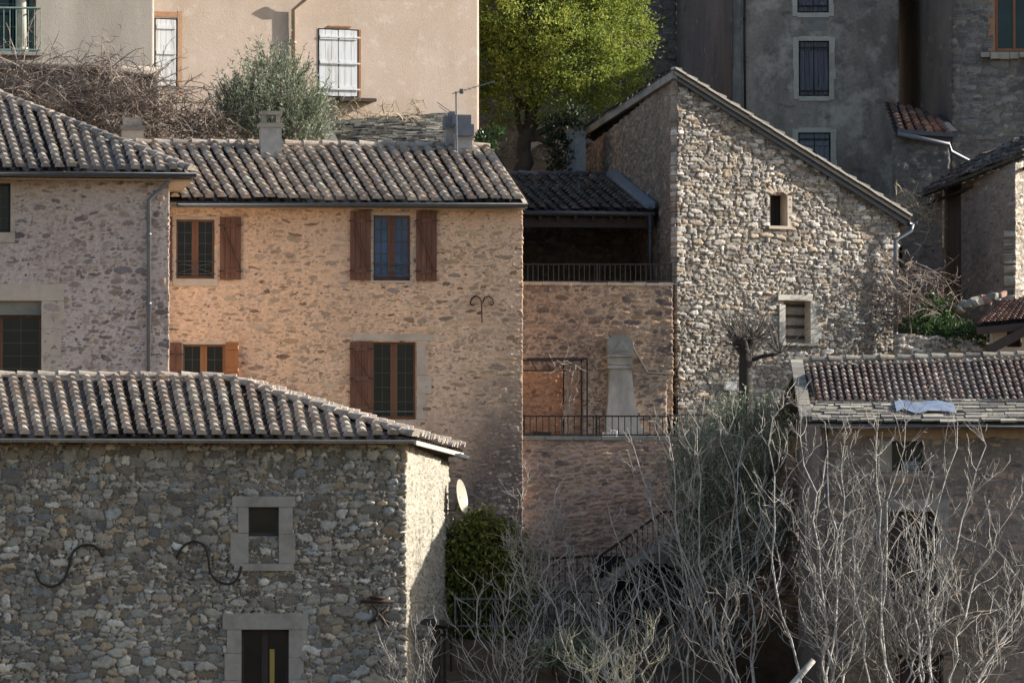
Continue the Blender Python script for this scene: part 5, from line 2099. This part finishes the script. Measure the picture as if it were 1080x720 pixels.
# ---- evergreen with yellow green crown
rd = random.Random(101)
tb = at(548, 196, 165.3)
root = thing('evergreen_tree', 'large yellow green evergreen tree behind the loggia roof at the top', 'tree', tb)
mb = MB()
c0 = at(560, 120, 165.3)
tr = limb(mb, rd, tb, c0, .22, .15, 6, .12, 8)
for (x, y, dy) in ((520, 60, -1), (600, 30, .5), (640, 90, 0), (690, 75, 1), (560, -20, 0), (620, 140, -.5), (530, 20, 1.2)):
    limb(mb, rd, tr[rd.randrange(3, 7)], at(x, y, 165.3 + dy), .10, .02, 6, .15, 5)
mb.tube([at(560, 130, 164.7), at(562, 90, 164.6), at(556, 50, 164.5)], [.03, .025, .015], 5)
mb.build('trunk', M['bark'], root, True)
blobs = []
for (x, y, Y, r) in ((545, 20, 164.8, 1.15), (600, 0, 165.3, 1.3), (642, 40, 164.9, 1.1), (664, 80, 164.8, .6), (610, 60, 164.2, 1.2), (550, 75, 164.6, 1.05), (650, 95, 164.5, .75),
                     (590, 105, 164.5, .8), (520, 60, 165.1, .8), (530, 105, 164.9, .75), (640, 0, 165.7, 1.1), (575, 40, 164.2, 1.0), (620, 122, 164.7, .5), (560, -40, 165.3, 1.3), (640, -40, 165.3, 1.2), (676, 60, 165.1, .4), (520, 5, 165.3, .8)):
    blobs.append((at(x, y, Y), r * .95, r * .9, r * .8))
V, Fc, A = clumped(blobs, 1050, 52, .10, rd, .15)
leaf_obj(V, Fc, A, 'crown', M['leaf_bright'], root)


def shooty(name, label, cat, base, blobs, nshoot, mat, barkmat, rd, slen=(.4, .9), lsize=.09, updir=.9, nleaf=14, stems=5, group=None):
    root = thing(name, label, cat, base, group)
    mb = MB()
    V, Fc, A = [], [], []
    for k in range(stems):
        c, rx, ry, rz = blobs[k % len(blobs)]
        q = c + rvec(rd) * min(rx, rz) * .4
        limb(mb, rd, base + Vector((rd.uniform(-.2, .2), rd.uniform(-.1, .1), 0)), q, .07, .02, 6, .08, 5)
    tot = sum(b[1] * b[3] for b in blobs)
    for (c, rx, ry, rz) in blobs:
        for _ in range(int(nshoot * rx * rz / tot)):
            v = rvec(rd)
            v = v.normalized() * v.length ** .5
            p = c + Vector((v.x * rx, v.y * ry, v.z * rz))
            d = (Vector((v.x * .6, v.y * .6, .2 + updir)) + rvec(rd) * .55).normalized()
            L = rd.uniform(*slen)
            bend = rvec(rd) * .25
            t0 = rd.random()
            pts = []
            for i in range(4):
                t = i / 3
                pts.append(p + d * L * t + bend * t * t * L)
            if rd.random() < .5:
                mb.tube(pts, [.008, .007, .006, .004], 3, cap=False)
            for i in range(nleaf):
                t = (i + rd.random()) / nleaf
                q = p + d * L * t + bend * t * t * L
                dd = (d * .6 + rvec(rd)).normalized()
                leaf(V, Fc, A, q, dd, rvec(rd).normalized(), lsize * rd.uniform(.7, 1.3), lsize * .3, (1, max(0, min(1, t0 * .6 + rd.random() * .4)), rd.random()))
    mb.build('branches', barkmat, root)
    leaf_obj(V, Fc, A, 'crown', mat, root)
    return root


rd = random.Random(111)
shooty('olive_tree', 'silvery olive bush behind the long tile roof under the pink house', 'tree', at(290, 170, 157.8),
       [(at(286, 118, 157.8), 1.05, .8, .75), (at(262, 125, 157.8), .7, .6, .65), (at(318, 128, 157.8), .6, .6, .65), (at(290, 86, 158.0), .6, .5, .5), (at(300, 145, 157.6), 1.0, .6, .5), (at(245, 140, 157.6), .5, .5, .4)],
       1050, M['leaf_olive'], M['bark'], rd, (.35, .85), .10)
rd = random.Random(112)
shooty('olive_tree', 'broad grey green olive shrub in front of the rubble house below the pollarded trunk', 'tree', at(770, 690, 147.2),
       [(at(770, 490, 147.4), 1.1, .8, .8), (at(738, 520, 147.2), .6, .7, .9), (at(805, 480, 147.6), .65, .7, .7), (at(772, 570, 147), 1.0, .8, 1.1), (at(800, 560, 147.4), .7, .7, 1.2), (at(748, 600, 147), .6, .6, .7), (at(790, 448, 147.6), .6, .6, .3)],
       1250, M['leaf_olive'], M['shadetwig'], rd, (.4, .95), .10)

# ---- conifer hedge
rd = random.Random(121)
root = thing('conifer_hedge', 'dark drooping conifer hedge behind the picket fence beside the cobble house', 'hedge', at(515, 660, 146))
mb = MB()
for x in (490, 512, 535):
    limb(mb, rd, at(x, 668, 146), at(x + 3, 570, 146.2), .07, .02, 6, .05, 6)
mb.build('trunk', M['bark'], root)
blobs = []
for (x, y, r) in ((485, 575, .55), (505, 572, .6), (525, 580, .6), (540, 600, .5), (490, 610, .65), (515, 615, .75), (540, 632, .5), (485, 645, .6), (515, 648, .7), (545, 650, .4), (473, 590, .5), (470, 630, .6), (554, 622, .22)):
    blobs.append((at(x, y, 146 + rd.uniform(-.3, .3)), r * .9, r * .8, r))
V, Fc, A = clumped(blobs, 420, 34, .15, rd, .13, droop=.9)
leaf_obj(V, Fc, A, 'foliage', M['leaf_conifer'], root)

# ---- ivy pieces
rd = random.Random(131)


def ivy(label, pts, r, n, size=.11, mat='leaf_ivy', name='ivy', cat='ivy', nl=20):
    blobs = [(p, r * rd.uniform(.8, 1.2), r * .7, r * rd.uniform(.7, 1.1)) for p in pts]
    root = thing(name, label, cat, pts[0].copy())
    V, Fc, A = clumped(blobs, n, nl, size, rd, r * .4)
    leaf_obj(V, Fc, A, 'foliage', M[mat], root)
    mb = MB()
    for a, b in zip(pts[:-1], pts[1:]):
        mb.tube([a, lerp(a, b, .5) + rvec(rd) * .05, b], .018, 5)
    mb.build('stem', M['bark'], root)


ivy('thick dark ivy climbing the chimney left of the rubble house', [at(590, 186, 162), at(589, 170, 162), at(588, 152, 162), at(588, 137, 162), at(596, 128, 162), at(608, 123, 162)], .22, 70, .12, 'leaf_dark', nl=24)
ivy('green ivy trailing over the low sunlit retaining wall on the bank', [at(962, 340, 152.6), at(975, 338, 152.5), at(988, 342, 152.4), at(1003, 346, 152.3), at(1018, 350, 152.2), at(1030, 353, 152.1), at(1042, 358, 152.0), at(982, 349, 152.1), at(996, 352, 152.1), at(1010, 355, 152.0), at(970, 347, 152.2)], .2, 130, .10)
ivy('small green shrub beside the blue grey chimney at the roof end', [at(506, 172, 157), at(508, 160, 157), at(513, 150, 157), at(516, 142, 157)], .2, 30, .13, name='shrub', cat='shrub', nl=14)
ivy('strappy green tuft growing by the brown doorway on the bank', [at(990, 332, 152.9), at(988, 324, 152.9), at(985, 318, 152.9)], .22, 16, .22, name='shrub', cat='shrub', nl=12)
ivy('low yellowish grass clump under the bare branches by the fence', [at(575, 690, 142.6), at(595, 688, 142.6), at(615, 688, 142.6)], .22, 50, .14, 'leaf_olive', name='shrub', cat='shrub', nl=20)


# ---- bramble thickets
def brambles(label, x0, x1, ytop, ybot, Y, n, seed, mat='bramble', name='bramble_bush', cat='bramble', lmin=.7, lmax=2.0, wild=1.0):
    rd = random.Random(seed)
    root = thing(name, label, cat, at((x0 + x1) / 2, ybot, Y))
    mb = MB()
    for k in range(n):
        x = rd.uniform(x0, x1)
        f = (x - x0) / (x1 - x0)
        top = ytop(f)
        y = lerp(top + 8, ybot, rd.random() ** .8)
        p = at(x, y, Y + rd.uniform(-.9, .7))
        d = (Vector((rd.uniform(-1, 1), rd.uniform(-.5, .5), rd.uniform(-.1, .9)))).normalized()
        L = rd.uniform(lmin, lmax)
        path = [p]
        for i in range(6):
            d = (d + rvec(rd) * .38 * wild - Vector((0, 0, .16))).normalized()
            p = p + d * L / 6
            path.append(p)
        r = rd.uniform(.008, .016)
        mb.tube(path, [r, r, r, r * .9, r * .8, r * .6, r * .4], 3, cap=False)
        for q in path[2:6]:
            for _ in range(2):
                if rd.random() < .7:
                    e = q + rvec(rd) * .28
                    mb.tube([q, lerp(q, e, .5) + rvec(rd) * .04, e], [.007, .006, .003], 3, cap=False)
    mb.build('stems', M[mat], root)
    return root


brambles('tangled leafless bramble thicket under the balcony behind the left hip roof', -40, 95, lambda f: 62 + 8 * f, 140, 156.7, 420, 141)
brambles('taller arching bramble thicket in front of the log ledge', 80, 165, lambda f: 55 + 15 * f, 150, 156.6, 330, 142)
brambles('low brown bramble tangle spreading under the left white shutter', 150, 226, lambda f: 92 + 32 * f, 152, 157.6, 190, 143)
brambles('tall dry straw stems rising over the stone slate roof', 345, 455, lambda f: 106 + 10 * f, 128, 160.6, 36, 144, mat='drygrass', name='dry_grass', cat='dry grass', lmin=.4, lmax=1.0, wild=.5)
brambles('dead brown climber hanging beside the long downpipe of the rubble house', 947, 962, lambda f: 262, 345, 153.2, 60, 145, name='dead_climber', cat='climber')
brambles('leafless shrub twigs on the bank in front of the shaded doorway', 950, 1000, lambda f: 288, 335, 153.2, 60, 146, name='bare_shrub', cat='shrub', lmin=.4, lmax=1.2)
brambles('dry weeds standing under the dark mossy eave at the right', 925, 975, lambda f: 212 - 14 * f, 238, 157.5, 60, 147, mat='drygrass', name='dry_grass', cat='dry grass', lmin=.3, lmax=.7, wild=.5)

# ---- pollarded tree on the terrace
rd = random.Random(151)
tb = at(786, 470, 151.2)
root = thing('pollarded_tree', 'black trunked pollarded tree with a knobbly head of twigs against the rubble wall', 'tree', tb)
mb = MB()
hd_ = at(787, 372, 151.2)
path = limb(mb, rd, tb, hd_, .17, .15, 6, .03, 10)
knobs = [hd_ + Vector((0, 0, .1))]
for k in range(7):
    e = hd_ + Vector((rd.uniform(-.35, .45), rd.uniform(-.25, .25), rd.uniform(.05, .5)))
    limb(mb, rd, hd_ + Vector((0, 0, -.1)), e, .11, .075, 3, .02, 7)
    knobs.append(e)
e = at(822, 373, 151.1)
limb(mb, rd, hd_ - up * .15, e, .06, .03, 4, .03, 6)
knobs.append(e)
mb.build('trunk', M['bark_black'], root, True)
mb = MB()
for k in range(210):
    p = rd.choice(knobs)
    d = (Vector((rd.uniform(-1, 1), rd.uniform(-.6, .6), rd.uniform(.0, 1)))).normalized()
    L = rd.uniform(.35, .95)
    pts = [p]
    for i in range(4):
        d = (d + rvec(rd) * .25).normalized()
        p = p + d * L / 4
        pts.append(p)
    mb.tube(pts, [.010, .009, .008, .006, .004], 3, cap=False)
mb.build('twigs', M['shadetwig'], root)


# ---- vine on the pergola
rd = random.Random(155)
root = thing('climbing_vine', 'pale twisted bare vine stem climbing the pergola post', 'vine', at(594, 461, 151.4))
mb = MB()
for k in range(3):
    p = at(592 + k * 3, 461, 151.2)
    q = at(600 + k * 5, 385 + 3 * k, 151.2)
    limb(mb, rd, p, q, .03, .018, 10, .09, 5)
for k in range(14):
    p = at(rd.uniform(585, 612), rd.uniform(380, 392), 151.1)
    limb(mb, rd, p, p + rvec(rd) * .5, .012, .005, 4, .05, 4)
mb.build('stem', M['wood_old'], root)


# ---- bare fig trees in front
def grow(mb, rd, p, d, L, r0, r1, level, n, upw, curv, sides):
    path = [p.copy()]
    dirs = []
    seg = L / n
    for i in range(n):
        d = (d + rvec(rd) * curv + up * upw).normalized()
        p = p + d * seg
        path.append(p.copy())
        dirs.append(d.copy())
    mb.tube(path, [lerp(r0, r1, i / n) for i in range(n + 1)], sides, cap=level > 1)
    return path, dirs


def bare_tree(label, base, stems, seed, mat='fig', scale=1.0, group='bare fig trees in front', twig=.70, dens=.74):
    rd = random.Random(seed)
    root = thing('bare_tree', label, 'tree', base, group)
    tk, cr = MB(), MB()
    for (tip, r) in stems:
        r = r * .47
        b = base + Vector((rd.uniform(-.25, .25), rd.uniform(-.25, .25), rd.uniform(0, .3)))
        d0 = tip - b
        L = d0.length * 1.03
        n = 12
        # bowed path towards the tip
        side = Vector((d0.z, 0, -d0.x)).normalized() * rd.uniform(-.09, .09) * L + Vector((0, rd.uniform(-.05, .05) * L, 0))
        path, dirs = [], []
        for i in range(n + 1):
            t = i / n
            w = rvec(rd) * (.13 * scale if 0 < i < n else 0)
            path.append(lerp(b, tip, t) + side * math.sin(math.pi * t) + Vector((w.x, w.y, w.z * .4)))
        tk.tube(path, [max(.008, r * (1 - i / n) ** .8 + .007) for i in range(n + 1)], 7)
        for i in range(4, n + 1):
            rem = L * (1 - i / (n + 1.5))
            for q in range(2 if rd.random() < .75 * dens else 1):
                dd = (path[i] - path[i - 1]).normalized()
                sd = Vector((rd.choice((-1, 1)) * rd.uniform(.5, 1), rd.uniform(-.7, .7), rd.uniform(-.1, .3)))
                d = (dd * .7 + sd * .95).normalized()
                l1 = max(.35, min(2.0, rem * rd.uniform(.3, .75))) * scale
                rr_ = max(.008, r * .42 * (1 - i / n) + .006)
                p1, d1 = grow(cr, rd, path[i], d, l1, rr_, .005, 1, 8, .10, .42, 5)
                for j in range(1, 8):
                    if rd.random() < .72 * dens:
                        s2 = (d1[j - 1] * .6 + Vector((rd.uniform(-1, 1), rd.uniform(-.7, .7), rd.uniform(-.2, .7)))).normalized()
                        p2, d2 = grow(cr, rd, p1[j], s2, rd.uniform(.18, .6) * scale, .0085 * twig, .0055 * twig, 2, 4, .12, .42, 3)
                        for m_ in (2, 3):
                            if rd.random() < .55 * dens:
                                s3 = (d2[m_ - 1] * .5 + rvec(rd) + up * .2).normalized()
                                grow(cr, rd, p2[m_], s3, rd.uniform(.08, .26) * scale, .007 * twig, .0055 * twig, 3, 2, .1, .3, 3)
    tk.build('trunk', M[mat], root)
    cr.build('crown', M['fig_twig' if mat == 'fig' else mat], root)
    return root


def tips(lst, Y):
    return [(at(x, y, Y + dy), r) for (x, y, dy, r) in lst]


bare_tree('pale bare fig tree spreading before the cottage door at the bottom right corner', at(985, 800, 138.4),
          tips([(1040, 470, .5, .05), (1078, 520, 0, .045), (1010, 445, .8, .045), (1075, 600, -.6, .04), (985, 500, .3, .04), (1060, 660, -.8, .035), (1100, 560, .3, .04)], 138.4), 201)
bare_tree('pale bare fig tree with tall forked stems crossing the dark cottage window', at(945, 800, 138.8),
          tips([(955, 445, .3, .05), (925, 455, .6, .045), (975, 540, 0, .04), (1000, 600, -.4, .035), (905, 500, .2, .04), (940, 600, -.6, .035)], 138.8), 202)
bare_tree('pale bare fig tree with long stems leaning left before the cottage corner', at(880, 800, 139.2),
          tips([(815, 440, .4, .045), (845, 432, .8, .045), (870, 445, .2, .045), (890, 470, .5, .04), (905, 560, 0, .035), (835, 540, -.4, .035), (860, 610, -.5, .03)], 139.2), 203)
bare_tree('pale bare fig tree in front of the olive shrub with straight rising stems', at(795, 800, 141.2),
          tips([(705, 460, .5, .045), (735, 450, .3, .045), (760, 440, .7, .04), (785, 465, .2, .045), (690, 530, 0, .035), (808, 500, .4, .035), (765, 580, -.5, .03), (720, 585, -.3, .03)], 141.2), 204)
bare_tree('slender bare fig tree left of the olive with forked tips over the stair', at(725, 800, 141.6),
          tips([(640, 528, .6, .035), (668, 470, .8, .04), (700, 520, .3, .035), (625, 600, .2, .03), (740, 600, -.3, .03), (660, 620, -.4, .03), (690, 640, 0, .028)], 141.6), 205, dens=.42)
bare_tree('low bushy bare fig tree under the dark stair arch', at(640, 790, 141.0),
          tips([(568, 615, .2, .03), (600, 600, .4, .03), (625, 596, .1, .032), (650, 600, .5, .03), (675, 608, 0, .03), (590, 650, -.4, .025), (640, 645, -.6, .025), (690, 660, -.3, .025)], 141.0), 206, dens=.36, twig=.62)
bare_tree('low bare fig tree in front of the brown earth bank and fence', at(545, 790, 141.4),
          tips([(500, 618, .2, .03), (525, 622, .3, .03), (545, 600, .5, .032), (572, 640, .2, .028), (480, 660, -.2, .025), (560, 660, -.4, .025), (520, 670, -.5, .025)], 141.4), 207, dens=.36, twig=.62)
bare_tree('small bare sapling at the foot of the cobble house corner', at(428, 800, 139.2),
          tips([(400, 672, .0, .022), (438, 660, .2, .022), (455, 665, .1, .02), (412, 690, -.1, .018)], 139.2), 208, dens=.4)
bare_tree('curved bare sapling with fine upright twigs beside the conifer hedge', at(565, 690, 143.4),
          tips([(552, 515, .3, .03), (575, 555, .4, .028), (605, 560, .2, .025), (592, 530, .5, .022), (545, 580, 0, .02)], 143.4), 209, twig=.75, dens=.7)
bare_tree('yellow lichened fig stump with crooked boughs at the bottom middle', at(650, 790, 138.4),
          tips([(600, 662, .1, .05), (640, 675, -.2, .055), (692, 652, .2, .05), (625, 690, -.3, .04), (670, 690, .1, .045), (585, 690, 0, .035)], 139.6), 210, mat='fig_lichen', dens=.4)
bare_tree('dark shaded bare tree with flat spreading boughs behind the pale figs', at(1010, 760, 140.2),
          tips([(1090, 560, .2, .04), (1085, 610, 0, .045), (920, 640, .3, .05), (880, 690, .2, .05), (1070, 660, .4, .04), (1030, 560, .3, .03)], 140.2), 211, mat='shadetwig', dens=.6)
bare_tree('dark leafless tree with fine spreading twigs before the cottage wall', at(905, 770, 140.0),
          tips([(860, 560, .1, .03), (895, 520, .3, .03), (930, 560, .2, .03), (960, 600, .3, .03), (1000, 640, .2, .03), (850, 640, .1, .03), (1050, 620, .3, .03)], 140.0), 213, mat='shadetwig', dens=.8)
bare_tree('tangled dark undergrowth tree behind the low figs and fence', at(610, 770, 143.2),
          tips([(580, 650, 0, .03), (610, 640, .3, .03), (650, 650, .2, .03), (690, 640, 0, .03), (720, 620, .2, .03), (550, 670, 0, .03), (760, 640, .3, .03), (790, 610, .3, .03)], 143.2), 212, mat='shadetwig')
rd = random.Random(220)
root = thing('cut_branch', 'thick pale sawn off fig bough jutting up at the bottom edge', 'branch', at(815, 760, 139.2))
mb = MB()
limb(mb, rd, at(800, 760, 139.2), at(858, 696, 139.3), .085, .065, 6, .02, 9)
mb.build('bough', M['fig'], root, True)
mb = MB()
e = at(858, 696, 139.3)
d = (e - at(800, 760, 139.2)).normalized()
mb.tube([e - d * .01, e + d * .012], .058, 9)
mb.build('sawn_end', M['dressed_warm'], root)

# ================================================================== CAMERA, LIGHT, RENDER
cam = bpy.data.cameras.new('camera')
cam.lens = 36 * F / 1080
cam.sensor_width = 36
cam.clip_start = 1
cam.clip_end = 2000
co = bpy.data.objects.new('camera', cam)
COL.objects.link(co)
co.location = CAM
co.rotation_euler = (math.pi / 2 + PITCH, 0, -YAW)
SC.camera = co

EL = math.radians(24)
AZ = math.radians(0.0)   # from +X, positive towards the hill
S = Vector((math.cos(EL) * math.cos(AZ), math.cos(EL) * math.sin(AZ), math.sin(EL)))
sun = bpy.data.lights.new('sun', 'SUN')
sun.energy = 4.7
sun.angle = math.radians(.5)
sun.color = (1.0, .94, .84)
so = bpy.data.objects.new('sun', sun)
COL.objects.link(so)
so.location = (60, 120, 60)
so.rotation_euler = S.to_track_quat('Z', 'Y').to_euler()

wd = bpy.data.worlds.new('World')
SC.world = wd
wd.use_nodes = True
nt = wd.node_tree
nt.nodes.clear()
bg = nt.nodes.new('ShaderNodeBackground')
out = nt.nodes.new('ShaderNodeOutputWorld')
sk = nt.nodes.new('ShaderNodeTexSky')
sk.sky_type = 'NISHITA'
sk.sun_disc = False
sk.sun_elevation = EL
# rotation 0 puts the sun on +Y, positive turns it towards +X
sk.sun_rotation = math.radians(90) - AZ
sk.air_density = 1.0
sk.dust_density = 1.5
sk.ozone_density = 1.0
bg.inputs[1].default_value = .092
nt.links.new(sk.outputs[0], bg.inputs[0])
nt.links.new(bg.outputs[0], out.inputs[0])

SC.view_settings.view_transform = 'Standard'
SC.view_settings.look = 'None'
SC.view_settings.exposure = 1.12
SC.view_settings.gamma = 1
SC.render.engine = 'CYCLES'
SC.cycles.max_bounces = 5
SC.cycles.diffuse_bounces = 3
SC.cycles.glossy_bounces = 2
SC.cycles.transparent_max_bounces = 4
SC.cycles.caustics_reflective = False
SC.cycles.caustics_refractive = False
SC.cycles.use_denoising = True
